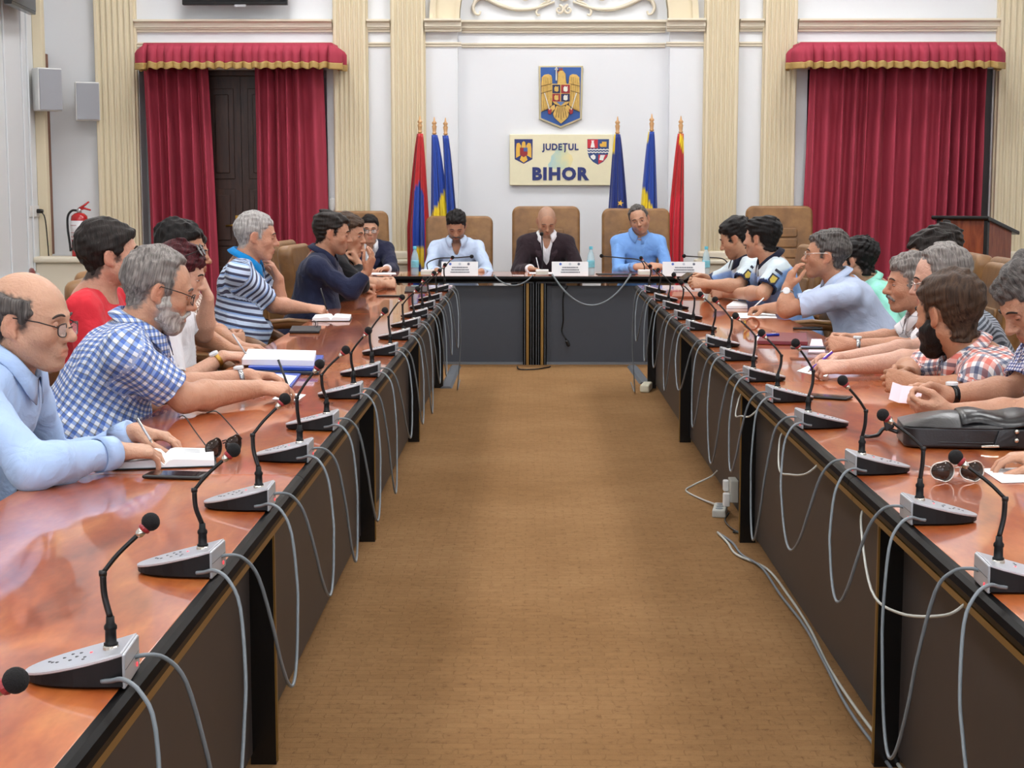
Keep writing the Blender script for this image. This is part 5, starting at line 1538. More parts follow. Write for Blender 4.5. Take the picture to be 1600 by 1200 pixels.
        col = np.ones((len(V), 4), dtype=np.float32)
        if officer:
            yoke = lc[:, 2] > .452 * s - .1 * np.maximum(0, -lc[:, 0] - .02)
            ya_ = np.clip((lc[:, 2] - (.440 * s - .1 * np.maximum(0, -lc[:, 0] - .02))) / .012, 0, 1)[:, None]; col[:, :3] = 1 + ya_ * (np.array((2.7, 1.85, 1.06)) - 1)
            for sd in 'LR':
                tt = (V - SH[sd]) @ unit(EL[sd] - SH[sd]); Ls = np.linalg.norm(EL[sd] - SH[sd])
                dd = np.linalg.norm(V - SH[sd] - tt[:, None] * unit(EL[sd] - SH[sd]), axis=1)
                m = (tt > Ls * .66) & (tt < Ls * 1.1) & (dd < .085) & (uv[:, 2] >= 1); col[m, :3] = (.035, .04, .08)
        return quads_object(name, V - base, Q, mat, body, (0, 0, 0), {'cloth': ('vec', uv), 'Col': ('color', col)})
    sm = shirt
    sh_o = garment('shirt' if not P_.get('tee') else 't_shirt', sm, .0, sleeve if not jacket else 'none')
    if jacket:
        jk = garment('jacket', jacket, .013, 'long', True)
        for sg in (-1, 1):
            pl = [N + l * sg * .066 + f * .05 + u * .015, Pv + u * .40 * s + l * sg * .10 + f * .128, Pv + u * .365 * s + l * sg * .075 + f * .148, Pv + u * .25 * s + l * sg * .014 + f * .168, Pv + u * .38 * s + l * sg * .042 + f * .150]
            lo_ = MB().prism([tuple(p - base) for p in pl], tuple(f * .006)).build('lapel', jacket, body)
            lo_.data.color_attributes.new('Col', 'FLOAT_COLOR', 'POINT').data.foreach_set('color', np.full(len(lo_.data.vertices) * 4, 1.35, dtype=np.float32))
    if collar:
        nd = unit(nt - N)
        rows = collar_mesh(N + nd * .032 * s + f * .004, nd, f, .071 * s * P_.get('neck', 1), .018, .9 if P_.get('open_collar') else .45, 1.3 if P_.get('open_collar') else 1)
        cb = MB().grid([[tuple(p - base) for p in r_] for r_ in rows])
        cm = P_.get('collar_mat', sm)
        co = cb.build('collar', cm, body, smooth=True, solid=.003)
        nvv = len(co.data.vertices)
        ca = co.data.color_attributes.new('Col', 'FLOAT_COLOR', 'POINT'); ca.data.foreach_set('color', np.ones(nvv * 4, dtype=np.float32))
        at = co.data.attributes.new('cloth', 'FLOAT_VECTOR', 'POINT'); at.data.foreach_set('vector', np.array([(v.co.x + v.co.y, v.co.z, 0) for v in co.data.vertices], dtype=np.float32).ravel())
    if sleeve == 'long' and not P_.get('no_cuff'):
        for sd in 'LR':
            ax = unit(WR[sd] - EL[sd]); p = WR[sd] - ax * (.0 if jacket else .01)
            cu = MB().lathe([(.0355 * s, -.03), (.041 * s, -.055), (.042 * s, -.02), (.040 * s, .0), (.035 * s, .0)], tuple(p - base), 18, tuple(ax)).build('cuff', sm, body, smooth=True)
            cu.data.color_attributes.new('Col', 'FLOAT_COLOR', 'POINT').data.foreach_set('color', np.ones(len(cu.data.vertices) * 4, dtype=np.float32))
    if officer:
        for sd, sg in (('L', 1), ('R', -1)):
            ax = unit(EL[sd] - SH[sd]); o_ = unit(l * sg * .9 - f * .1 + Z * .35); o_ = unit(o_ - ax * float(o_ @ ax)); w_ = np.cross(ax, o_)
            c0 = SH[sd] + ax * .10 + o_ * .069 * s - base
            bp = [tuple(c0 + w_ * a * .026 - ax * b * .034) for a, b in ((-1, 1), (1, 1), (1, -.5), (0, -1.15), (-1, -.5))]
            bd = MB().prism(bp, tuple(o_ * .004)).build('sleeve_badge', M('badge_navy', (24, 28, 52), .6), body)
            bp = [tuple(c0 + o_ * .004 + w_ * a * .017 - ax * b * .023) for a, b in ((-1, 1), (1, 1), (1, -.5), (0, -1.15), (-1, -.5))]
            MB().prism(bp, tuple(o_ * .002)).build('badge_crest', M('badge_gold', (196, 170, 60), .5, noise=.3, nscale=90), bd)
            c1 = SH[sd] + ax * .035 + o_ * .066 * s - base
            MB().prism([tuple(c1 + w_ * a * .024 - ax * b * .008) for a, b in ((-1, 1), (1, 1), (1, -1), (-1, -1))], tuple(o_ * .003)).build('shoulder_tab', M('badge_navy', (24, 28, 52), .6), body)
    # --- legs: trousers and shoes under the table
    T_ = Field(Pv + np.minimum(ft * .62, -ft * .1) - np.array((.22, .22, .58)), Pv + np.maximum(ft * .62, -ft * .1) + np.array((.22, .22, .1)), .02)
    for sg in (-1, 1):
        hip = Pv + lt * sg * .09 - Z * .03; kn = hip + ft * .40 + lt * sg * .05 - Z * .03; an = np.array((kn[0] - ft[0] * .05, kn[1] - ft[1] * .05, .1))
        T_.cap(hip, kn, .085 * s, .065 * s, .04); T_.cap(kn, an, .062 * s, .055 * s, .03)
        a = Vector(an - base); fv = Vector(ft.tolist())
        MB().tube([a - fv * .06 + Vector((0, 0, -.05)), a + fv * .03 + Vector((0, 0, -.045)), a + fv * .12 + Vector((0, 0, -.06)), a + fv * .19 + Vector((0, 0, -.07))], [.04, .046, .042, .03], 8, flat=.75).build('shoe', BLACK, body, smooth=True)
    V, Q = T_.mesh(1)
    trm = P_.get('trousers', cloth('trousers_dark', (44, 46, 56)))
    quads_object('trousers', V - base, Q, trm, body, (0, 0, 0), {'Col': ('color', np.ones((len(V), 4)))})
    # --- watch, bracelet, pen
    for sd, mt in P_.get('watch', ()):
        ax = unit(WR[sd] - EL[sd]); p = WR[sd] - ax * .03
        wl_ = MB().lathe([(.0315 * s, -.009), (.034 * s, -.008), (.034 * s, .008), (.0315 * s, .009)], tuple(p - base), 20, tuple(ax)).build('watch', mt, body, smooth=True)
        side_ = unit(np.cross(ax, np.cross(Z, ax)))
        MB().lathe([(.019, 0), (.019, .008), (.014, .01)], tuple(p + side_ * .030 * s - base), 16, tuple(side_)).build('dial', M('dial', (225, 228, 230), .2), wl_)
    PEOPLE[key] = dict(P=Pv, N=N, f=ft, hc=hc, body=body, WR=WR, EL=EL, SH=SH, base=base, ty=ty)
    if chair:
        place_chair(chair, Pv[0] + ft[0] * .05, Pv[1] + ft[1] * .05, R(ty), chair_label or ('tan leather chair under the ' + label))
    return body
# ============================================================ the people in the room
c_lblue = cloth('cotton_light_blue', (172, 198, 236))
c_check = cloth('cotton_blue_check', (232, 237, 246), [('u', .023, .40, 0, (112, 152, 218), .8), ('v', .023, .40, 0, (112, 152, 218), .8), ('u', .023, .13, .6, (66, 58, 74), .62), ('v', .023, .13, .6, (66, 58, 74), .62)])
c_red = cloth('jersey_red', (214, 46, 58)); c_white = cloth('cotton_white', (234, 234, 238))
c_brown = cloth('cotton_brown_check', (238, 226, 214), [('u', .016, .40, 0, (150, 104, 92), .8), ('v', .016, .40, 0, (150, 104, 92), .8)])
c_pale = cloth('cotton_pale_blue', (205, 218, 240))
c_polo = cloth('pique_striped', (206, 222, 246), [('v', .034, .40, 0, (60, 46, 74), .92), ('v', .068, .2, .62, (150, 190, 236), .7)])
c_polocol = cloth('pique_collar_blue', (20, 136, 208))
c_navy = cloth('cotton_navy', (34, 40, 66)); c_black = cloth('cotton_black', (24, 24, 28)); c_grey = cloth('cotton_grey', (120, 124, 130))
c_suit = cloth('wool_navy', (36, 38, 62)); c_wine = cloth('wool_dark_wine', (44, 32, 38))
c_linen = cloth('linen_pale_blue', (196, 214, 240)); c_blue = cloth('cotton_mid_blue', (122, 168, 230))
c_police = cloth('police_light_blue', (136, 172, 228)); c_polcol = cloth('police_dark_collar', (26, 28, 48))
c_gblue = cloth('cotton_grey_blue', (190, 204, 230)); c_mint = cloth('cotton_mint', (160, 236, 216))
c_wline = cloth('cotton_white_windowpane', (236, 232, 234), [('u', .07, .05, 0, (150, 150, 160), .7), ('v', .07, .05, 0, (150, 150, 160), .7)])
c_gstripe = cloth('cotton_grey_stripe', (150, 156, 166), [('v', .018, .5, 0, (70, 76, 88), .85)])
c_plaid = cloth('cotton_red_plaid', (238, 232, 230), [('u', .056, .30, 0, (240, 140, 120), .7), ('v', .056, .30, 0, (240, 140, 120), .7), ('u', .056, .24, .5, (104, 122, 156), .75), ('v', .056, .24, .5, (104, 122, 156), .75)])
c_small = cloth('cotton_small_check', (236, 236, 244), [('u', .012, .38, 0, (90, 110, 180), .85), ('v', .012, .38, 0, (90, 110, 180), .85), ('u', .036, .1, 0, (200, 60, 70), .8)])
H = dict
def on(x, y, z=.79): return tuple(T(x, y, z))
def at(x, y, Y): return tuple(U(x, y, Y))

# ---- left side of the hall, nearest first
person('L1', 'balding man in a light blue long-sleeved shirt and glasses, nearest on the left', at(46, 504, 4.0), -8, 4, ty=0, skin=(214, 166, 144), size=1.06, hs=1.02, h=.0038, belly=.03,
       hands={'R': H(w=at(182, 706, 3.9), d=(.75, .62, -.08), n=(.25, .35, -.9), pose='rest', e=at(50, 732, 3.68)), 'L': H(w=at(212, 676, 4.28), d=(.95, -.05, -.12), n=(.1, -.2, -1), pose='rest')},
       nk=(.06, .105), shirt=c_lblue, sleeve='long', hair=('horseshoe', .010, 'saltpepper', .4), face=H(glasses='dark', stubble=.22, glass_drop=-.008, lid=.9, brow=(70, 58, 52), wide=1.04), chair_label='tan leather armchair of the nearest man on the left')
person('L2', 'stout grey bearded man in a blue and brown checked shirt, writing', at(247, 455, 5.0), 20, 13, ty=8, skin=(212, 158, 134), size=1.10, hs=1.04, h=.0042, belly=.075,
       hands={'R': H(w=on(403, 607, .80), d=(.95, .12, -.05), n=(.1, .3, -.9), pose='pen', e=at(288, 622, 4.9)), 'L': H(w=on(388, 588, .80), d=(.95, -.1, 0), n=(0, -.2, -1), pose='rest')},
       nk=(.06, .115), shirt=c_check, hair=('recede', .010, 'grey', .3), face=H(glasses='dark', beard=(.005, 'white'), moustache='white', lid=.9, brow=(120, 110, 104), watch=(('L', WATCH),)), chair_label='tan leather armchair of the man in the checked shirt')
person('L3', 'dark haired man in a red t-shirt sitting back from the table', at(172, 400, 5.75), 20, -4, ty=0, skin=(216, 160, 140), size=1.02, hs=1.0, h=.0045, spine=.42, shirt=c_red, collar=False,
       hair=('full', .014, 'dark', .4), face=H(tee=1, stubble=.2, lid=.8), chair_label='tan leather armchair of the man in the red t-shirt')
person('L4', 'woman in a white top with dark red hair and sunglasses pushed up', at(281, 430, 6.4), 2, 15, ty=5, skin=(222, 172, 152), size=.94, hs=.95, h=.0048,
       hands={'R': H(w=on(348, 557, .79), d=(.95, .1, 0), n=(0, .2, -1), pose='pen'), 'L': H(w=at(325, 466, 6.5), d=(-.25, -.2, .95), n=(-.95, 0, -.1), pose='up', e=at(318, 520, 6.6))},
       spine=.42, shirt=c_white, collar=False, hair=('long', .016, 'auburn', .6), face=H(tee=1, sunglasses_up=1, shoulder=.16, watch=(('R', GOLD),)), chair_label='tan leather armchair of the woman in the white top')
person('L5', 'dark haired man in a brown and white checked shirt behind the woman', at(283, 390, 7.1), 2, 6, ty=0, skin=(196, 142, 116), h=.0055,
       hands={'R': H(w=on(362, 548, .79), d=(.95, .1, 0), pose='rest'), 'L': H(w=on(376, 543, .79), d=(.95, -.1, 0), pose='rest')}, spine=.42, shirt=c_brown,
       hair=('full', .014, 'black', .5), face=H(stubble=.3), chair_label='tan leather armchair of the man in the brown checked shirt')
person('L6', 'man in a pale blue shirt with clasped hands, mostly hidden on the left', at(292, 397, 7.75), 0, 5, ty=0, skin=(200, 146, 120), h=.0055,
       hands={'R': H(w=at(356, 533, 7.45), d=(.75, .6, 0), n=(-.4, .7, -.3), pose='clasp'), 'L': H(w=at(362, 524, 7.75), d=(.75, -.6, 0), n=(-.4, -.7, -.3), pose='clasp')}, spine=.42, shirt=c_pale,
       hair=('short', .012, 'dark', .5), chair_label='tan leather armchair of the man with clasped hands')
person('L7', 'silver haired man in a striped polo shirt writing in an open notebook', at(400, 370, 8.6), 10, 6, ty=0, skin=(216, 160, 138), size=1.05, hs=1.04, h=.0055, belly=.04,
       hands={'R': H(w=on(481, 482, .80), d=(.95, .1, -.1), n=(0, .4, -.9), pose='pen'), 'L': H(w=at(436, 436, 8.75), d=(-.42, -.1, .9), n=(-.9, -.1, -.3), pose='up', e=at(434, 477, 8.8))},
       shirt=c_polo, hair=('short', .008, 'silver', .3), face=H(collar_mat=c_polocol, lid=.9, brow=(110, 92, 82), neck=1.08), chair_label='tan leather armchair of the man in the striped polo shirt')
person('L8', 'man in a navy long-sleeved shirt raising one hand before his face', at(519, 365, 9.6), 6, 8, ty=-4, skin=(204, 150, 126), size=1.05, hs=1.02, h=.0055, belly=.04,
       hands={'R': H(w=at(574, 424, 9.45), d=(.35, -.1, .85), n=(-.8, .3, .3), pose='rest', e=at(548, 455, 9.42)), 'L': H(w=on(566, 447, .80), d=(.9, -.2, 0), pose='fist')}, shirt=c_navy, sleeve='long',
       hair=('short', .011, 'dark', .5), face=H(stubble=.3, lid=.9, no_cuff=1), chair_label='tan leather armchair of the man in the navy shirt')
person('L9', 'man in a black shirt with his fist at his chin, behind the navy shirt', at(545, 366, 10.35), -14, 10, ty=-5, skin=(204, 152, 128), h=.006,
       hands={'R': H(w=at(559, 411, 10.3), d=(-.35, -.1, .9), n=(-.8, .1, -.4), pose='fist', e=at(566, 446, 10.2)), 'L': H(w=on(585, 440, .80), d=(.9, -.2, 0), pose='rest')}, spine=.44, shirt=c_black, sleeve='long',
       hair=('short', .012, 'brown', .4), face=H(no_cuff=1), chair_label='tan leather armchair of the man in the black shirt')
person('L10', 'man in a grey shirt, only his clasped bare forearms showing on the table', at(547, 379, 11.15), -10, 16, ty=-5, skin=(214, 164, 140), h=.006,
       hands={'R': H(w=on(600, 444, .79), d=(.85, .5, 0), n=(-.2, .7, -.5), pose='clasp'), 'L': H(w=on(602, 439, .79), d=(.85, -.5, 0), n=(-.2, -.7, -.5), pose='clasp')}, spine=.44, shirt=c_grey,
       hair=('short', .011, 'dark', .5), chair_label='tan leather armchair of the man with bare forearms on the table')
# ---- head table
person('H1', 'young man in a navy suit and glasses at the far left corner', at(577, 359, 14.3), -80, 4, ty=-72, skin=(212, 160, 138), size=1.0, hs=1.0, h=.006,
       hands={'R': H(w=at(568, 419, 14.0), d=(.6, -.7, 0), pose='rest'), 'L': H(w=at(604, 420, 13.95), d=(-.6, -.7, 0), pose='rest')}, shirt=c_white, sleeve='long', jacket=c_suit,
       hair=('short', .012, 'black', .3), face=H(glasses='dark', lid=.55, open_collar=1), chair='head', chair_label='high tan leather chair of the young man in the suit')
person('H2', 'bearded man in a pale blue open shirt reading at the head table', at(713, 353, 14.25), -90, 33, ty=-90, skin=(196, 146, 122), size=1.06, hs=1.03, h=.006, belly=.02,
       hands={'R': H(w=at(683, 423, 13.92), d=(.85, -.3, -.1), pose='rest'), 'L': H(w=at(752, 424, 13.92), d=(-.85, -.3, -.1), pose='rest')}, shirt=c_linen, sleeve='long',
       hair=('short', .014, 'black', .4), face=H(stubble=.6, moustache='saltpepper', lid=.95, open_collar=1, watch=(('L', BLACK),)), chair='head', chair_label='high tan leather chair behind the bearded man')
person('H3', 'shaven headed man in a dark wine jacket writing at the head table', at(854, 346, 14.25), -84, 30, ty=-90, skin=(204, 156, 132), size=1.04, hs=1.02, h=.006,
       hands={'R': H(w=at(829, 420, 13.95), d=(.75, -.45, -.1), n=(0, -.3, -.9), pose='pen'), 'L': H(w=at(898, 425, 13.95), d=(-.8, -.5, 0), pose='rest')}, shirt=c_white, sleeve='long', jacket=c_wine,
       hair=None, face=H(scalp=.28, stubble=.25, lid=.95, brow=(120, 96, 80), open_collar=1), chair='head', chair_label='high tan leather chair in the middle of the head table')
person('H4', 'grey haired man in a blue shirt tilting his head, hands folded', at(999, 344, 14.25), -98, 8, 16, ty=-90, skin=(206, 156, 132), size=1.05, hs=1.03, h=.006,
       hands={'R': H(w=at(994, 417, 13.92), d=(.85, -.3, .1), n=(.2, .5, -.5), pose='clasp'), 'L': H(w=at(1032, 417, 13.92), d=(-.85, -.3, .1), n=(-.2, .5, -.5), pose='clasp')}, shirt=c_blue, sleeve='long',
       hair=('recede', .009, 'saltpepper', .4), face=H(stubble=.35, lid=.7, brow=(70, 62, 58), watch=(('R', BLACK),)), chair='head', chair_label='high tan leather chair behind the man in the blue shirt')
# ---- right side of the hall, farthest first
person('R1', 'police officer looking down at a phone, farthest on the right', at(1151, 373, 10.2), 158, 20, ty=186, skin=(206, 156, 130), h=.0058,
       hands={'L': H(w=at(1104, 444, 10.0), d=(-.95, .1, .1), n=(.1, .7, -.4), pose='grip', e=at(1153, 447, 9.96)), 'R': H(w=at(1104, 436, 10.3), d=(-.95, -.1, .1), n=(.1, -.7, -.3), pose='grip')}, shirt=c_police, officer=True,
       hair=('full', .017, 'black', .5), face=H(collar_mat=c_polcol, stubble=.25, lid=.95), chair_label='tan leather armchair of the officer looking at a phone')
person('R2', 'police officer with folded hands turning his head to the head table', at(1190, 373, 9.55), 142, 0, ty=182, skin=(212, 160, 136), size=1.03, h=.0058,
       hands={'L': H(w=on(1134, 459, .79), d=(-.9, .4, 0), n=(.1, .8, -.4), pose='clasp', e=at(1192, 458, 9.3)), 'R': H(w=on(1132, 453, .79), d=(-.9, -.4, 0), n=(.1, -.8, -.4), pose='clasp')}, shirt=c_police, officer=True,
       hair=('full', .016, 'black', .5), face=H(collar_mat=c_polcol, stubble=.25), chair_label='tan leather armchair of the officer with folded hands')
person('R4', 'black haired person in a mint shirt, half hidden by the man in glasses', at(1342, 409, 9.0), 135, 8, ty=176, skin=(214, 164, 140), size=.98, h=.0058,
       hands={'R': H(w=on(1222, 466, .79), d=(-.95, -.1, 0), n=(0, -.4, -.9), pose='pen')}, shirt=c_mint, sleeve='long', reach=1.15,
       hair=('full', .017, 'black', .7), face=H(), chair_label='tan leather armchair of the person in the mint shirt')
person('R3', 'man in a grey blue short-sleeved shirt and pale glasses, hand at his mouth', at(1291, 400, 8.3), 168, -4, ty=180, skin=(204, 148, 122), size=1.05, hs=1.02, h=.0055, belly=.06,
       hands={'L': H(w=at(1230, 450, 8.2), d=(.28, .05, .92), n=(.9, .2, -.2), pose='up', e=at(1228, 484, 8.15)), 'R': H(w=on(1196, 482, .79), d=(-.9, -.2, -.1), n=(0, -.4, -.9), pose='pen')}, shirt=c_gblue,
       hair=('short', .012, 'saltpepper', .5), face=H(glasses='light', stubble=.2, watch=(('L', WATCH),)), chair_label='tan leather armchair of the man in pale glasses')
person('R7', 'dark grey haired person behind, only the top of the head showing', at(1468, 391, 8.25), 168, 8, ty=178, skin=(206, 156, 130), h=.0058, spine=.42, shirt=c_grey, hair=('full', .016, 'dark', .6), chair_label='tan leather armchair farthest back on the right')
person('R6', 'dark haired person in glasses hidden behind the grey haired man', at(1452, 404, 7.6), 176, 6, ty=178, skin=(206, 156, 130), h=.0055, spine=.42, shirt=c_black, hair=('full', .015, 'dark', .6), face=H(glasses='light'), chair_label='tan leather armchair of the person hidden in glasses')
person('R5', 'moustached man in a white shirt with folded hands and a watch', at(1425, 444, 6.95), 180, 2, ty=180, skin=(206, 150, 126), size=1.03, hs=1.03, h=.0048, belly=.05,
       hands={'L': H(w=on(1328, 539, .79), d=(-.9, .35, 0), n=(.1, .8, -.4), pose='clasp', e=at(1425, 545, 6.85)), 'R': H(w=on(1324, 531, .79), d=(-.9, -.35, 0), n=(.1, -.8, -.4), pose='clasp', e=at(1402, 530, 7.2))}, shirt=c_wline,
       hair=('full', .014, 'grey', .5), face=H(moustache='grey', stubble=.12, brow=(84, 72, 66), watch=(('L', WATCH),)), chair_label='tan leather armchair of the moustached man')
person('R8', 'grey haired man in a grey striped shirt holding a phone and pen', at(1471, 438, 6.2), 170, 10, ty=178, skin=(222, 172, 156), size=1.02, hs=1.02, h=.0048,
       hands={'L': H(w=on(1318, 574, .80), d=(-.95, .1, 0), n=(0, .5, -.8), pose='pen', e=at(1447, 562, 5.98)), 'R': H(w=on(1312, 561, .80), d=(-.95, -.15, 0), n=(0, -.5, -.8), pose='grip', e=at(1440, 545, 6.3))}, shirt=c_gstripe, reach=1.12,
       hair=('recede', .012, 'grey', .35), face=H(glasses='light'), chair_label='tan leather armchair of the man in the striped shirt')
person('R9', 'bearded man in a red and blue plaid shirt turning away, hands clasped', at(1482, 492, 5.35), 126, 6, ty=168, skin=(196, 140, 112), size=1.05, hs=1.1, h=.0042,
       hands={'L': H(w=on(1428, 600, .81), d=(-.85, .4, .1), n=(.1, .8, -.3), pose='clasp', e=at(1522, 612, 5.15)), 'R': H(w=on(1424, 588, .81), d=(-.85, -.4, .1), n=(.1, -.8, -.3), pose='clasp')}, shirt=c_plaid,
       hair=('full', .014, 'brown', .28), face=H(beard=(.012, 'black'), moustache='black'), chair_label='tan leather armchair of the man in the plaid shirt')
person('R10', 'grey haired man in a small checked shirt reading a pink slip, right edge', at(1618, 470, 4.75), 190, 35, ty=182, skin=(206, 152, 128), size=1.04, hs=1.04, h=.0042,
       hands={'L': H(w=at(1484, 645, 4.6), d=(-.95, .2, .08), n=(.05, .6, .6), pose='grip', e=at(1600, 648, 4.55)), 'R': H(w=at(1474, 618, 4.8), d=(-.95, -.1, .0), n=(.1, -.8, -.1), pose='grip', e=at(1590, 610, 4.9))}, shirt=c_small,
       hair=('full', .013, 'saltpepper', .55), face=H(stubble=.3, lid=.95, watch=(('R', BLACK),)), chair_label='tan leather armchair of the man with the pink slip')
person('R11', 'man beyond the right edge of whom only a hand on the table shows', (1.86, 3.95, 1.16), 180, 10, ty=180, skin=(208, 156, 132), h=.0055,
       hands={'R': H(w=on(1632, 716, .785), d=(-.95, .1, 0), n=(0, -.1, -1), pose='rest'), 'L': H(w=(1.38, 3.82, .785), d=(-.9, .2, 0), pose='rest')}, shirt=c_pale, hair=('short', .012, 'dark', .5), chair_label='tan leather armchair beyond the right edge')
place_chair('head', X_(1226, 14.75), 14.72, R(-90), 'empty high tan leather chair at the right end of the head table')

for k_, z_ in (('high tan leather chair behind the bearded man', .93), ('high tan leather chair of the young man in the suit', .965), ('high tan leather chair behind the man in the blue shirt', .985)):
    for o_ in C.objects:
        if o_.get('label') == k_: o_.scale.z = z_
# ============================================================ things on the tables
PAPER = M('paper_white', (236, 236, 238), .8, noise=.02); PINK = M('paper_pink', (232, 204, 212), .8); COVER = M('cover_black', (24, 24, 28), .5); PHONE = M('phone_glass', (14, 15, 18), .08); PHB = M('phone_case', (22, 22, 25), .4)
BLUEP = M('folder_blue', (36, 74, 176), .35); DKF = M('folder_dark', (40, 46, 58), .45); WINE = M('cover_burgundy', (112, 26, 40), .4); TANF = M('folder_tan', (150, 84, 56), .45); INK = M('print_grey', (92, 96, 108), .7); LILAC = M('paper_lilac', (206, 200, 226), .8)
ZT = .7512
def slab(name, pts, th, mat, label=None, cat=None, parent=None, z=ZT, bevel=0, group=None):
    P = [T(x, y, z) for x, y in pts]
    c = sum(P, Vector()) / len(P)
    off = (c.x, c.y, z)
    o = MB().prism(P, (0, 0, th)).build(name, mat, None, bevel=bevel, off=off)
    if parent is not None:
        o.parent = parent; o.location = Vector(off) - parent.location
    if label: tag(o, label, cat, group)
    return o
def slab_w(name, cx, cy, w, d, rz, th, mat, label=None, cat=None, z=ZT, bevel=.0, parent=None):
    o = MB().box(-w / 2, w / 2, -d / 2, d / 2, 0, th).build(name, mat, parent, bevel=bevel)
    o.location = (cx, cy, z); o.rotation_euler = (0, 0, rz)
    if label: tag(o, label, cat)
    return o
def open_book(px, w, d, rz, label, thick=.014, cover=COVER, z=ZT):
    c = T(*px, z)
    e = empty('notebook', (c.x, c.y, z), rz); tag(e, label, 'notebook')
    MB().box(-w / 2 - .006, w / 2 + .006, -d / 2 - .005, d / 2 + .005, 0, .003).build('cover', cover, e, bevel=.001)
    for s in (-1, 1):
        rows = []
        for k_ in range(11):
            u = k_ / 10; x = s * w / 2 * u; zz = .004 + thick * (1 - .35 * u) * math.sin(min(1, u * 5 + .12) * PI / 2)
            rows.append([(x, -d / 2, zz), (x, d / 2, zz)])
        b = MB().grid(rows)
        b.add([(0, -d / 2, .003)] + [(r_[0]) for r_ in rows] + [(s * w / 2, -d / 2, .003)], [tuple(range(13))]); b.add([(0, d / 2, .003)] + [r_[1] for r_ in rows] + [(s * w / 2, d / 2, .003)], [tuple(range(13))])
        b.add([rows[-1][0], rows[-1][1], (s * w / 2, d / 2, .003), (s * w / 2, -d / 2, .003)], [(0, 1, 2, 3)])
        pg = b.build('pages', PAPER, e)
        for q in range(3 if s > 0 else 1):
            MB().box(s * w * .12, s * w * .36, d * (.3 - q * .12), d * (.3 - q * .12) + .002, .004 + thick * .86, .0045 + thick * .86).build('writing_line', INK, pg)
    return e
def phone(px, rz, label, w=.072, d=.15, z=ZT):
    c = T(*px, z); e = empty('phone', (c.x, c.y, z), rz); tag(e, label, 'phone')
    MB().box(-w / 2, w / 2, -d / 2, d / 2, 0, .009).build('case', PHB, e, bevel=.004)
    MB().box(-w / 2 + .004, w / 2 - .004, -d / 2 + .005, d / 2 - .005, .009, .0095).build('screen', PHONE, e)
    return e
def pen(a, b, mat, label, r_=.004):
    a, b = Vector(a), Vector(b); d = (b - a)
    e = empty('pen', a); tag(e, label, 'pen')
    MB().tube([d * .1, d], r_, 8).build('barrel', mat, e, smooth=True)
    MB().tube([Vector((0, 0, 0)), d * .1], [.0008, r_ * .9], 8).build('tip', STEEL, e, smooth=True)
    MB().tube([d * .65 + Vector((0, 0, r_ * 1.3)), d * .98 + Vector((0, 0, r_ * 1.3))], .001, 5).build('clip', STEEL, e)
    return e
def wrist(k, sd): return Vector(PEOPLE[k]['WR'][sd].tolist())

# left table, nearest first
open_book((258, 722), .25, .19, R(12), 'open white diary in front of the nearest man on the left', .02)
phone((275, 745), R(82), 'black phone lying beside the open diary')
def eyeglasses(px, rz, label, lensm, framem, fold=0.0, scale=1.0, up=False):
    c = T(*px, ZT); e = empty('sunglasses', (c.x, c.y, ZT), rz); tag(e, label, 'sunglasses')
    g = MB(); rings = []
    for y in (-1, 1):
        ring = []
        for q in range(22):
            a = 2 * PI * q / 22
            ring.append(Vector((-.006 * abs(math.cos(a)), y * (.036 + .029 * math.copysign(abs(math.cos(a)) ** .8, math.cos(a))), .026 + (.022 + .004 * (y * math.cos(a) > 0)) * math.sin(a))))
        rings.append(ring); g.tube(ring, .0018, 6, closed=True)
        if up: g.tube(catmull([(-.004, y * .066, .036), (-.05, y * .064, .075), (-.09, y * .058, .105), (-.12, y * .05, .10)], 4), .0018, 6)
        else: g.tube(catmull([(-.004, y * .066, .036), (-.06, y * .066, .03), (-.11, y * .06, .016), (-.13, y * .056, .003)], 4), .0016, 6)
    g.tube([(0, -.008, .034), (.004, 0, .037), (0, .008, .034)], .0016, 6); g.tube([(0, -.01, .041), (.003, 0, .043), (0, .01, .041)], .0014, 6)
    fr = g.build('frame', framem, e, smooth=True)
    for ring in rings:
        q = MB(); cen = sum(ring, Vector()) / len(ring) + Vector((.004, 0, 0))
        q.add([cen] + ring, [(0, 1 + i, 1 + (i + 1) % 22) for i in range(22)]); q.build('lens', lensm, fr, smooth=True, solid=.0015)
    return e
eyeglasses((352, 712), R(-35), 'dark sunglasses with raised arms beside the open diary', DLENS, FRAME, up=True)
pen(on(238, 692, .79), Vector(on(238, 692, .79)) + Vector((-.06, .09, .05)), PENM, 'silver pen between the fingers of the nearest man on the left', .0035)
slab('paper_sheet', [(425, 624), (466, 626), (478, 617), (440, 613)], .0012, PAPER, 'white paper under the writing hand of the checked-shirt man', 'paper')
slab('notepad', [(400, 602), (455, 606), (470, 586), (420, 582)], .006, BLUEP, 'blue edged notepad beside the checked-shirt man', 'notepad')
slab('paper_sheet', [(408, 599), (452, 602), (464, 588), (424, 584)], .002, PAPER, 'white sheet lying on the blue edged notepad', 'paper', z=ZT + .0062)
slab('folder', [(390, 584), (498, 586), (508, 566), (400, 564)], .012, DKF, 'dark folder at the bottom of the blue stack', 'folder', bevel=.002)
slab('folder', [(388, 578), (496, 580), (506, 560), (398, 558)], .014, BLUEP, 'bright blue folder lying on the dark folder', 'folder', z=ZT + .0125, bevel=.003)
slab('paper_stack', [(378, 570), (490, 572), (494, 556), (388, 553)], .022, PAPER, 'thick pile of white papers on the blue folder', 'papers', z=ZT + .027)
a = wrist('L4', 'R') + Vector((.09, .0, .0)); pen(a + Vector((.03, 0, -.03)), a + Vector((-.05, .01, .09)), PENM, 'silver pen in the hand of the woman in white')
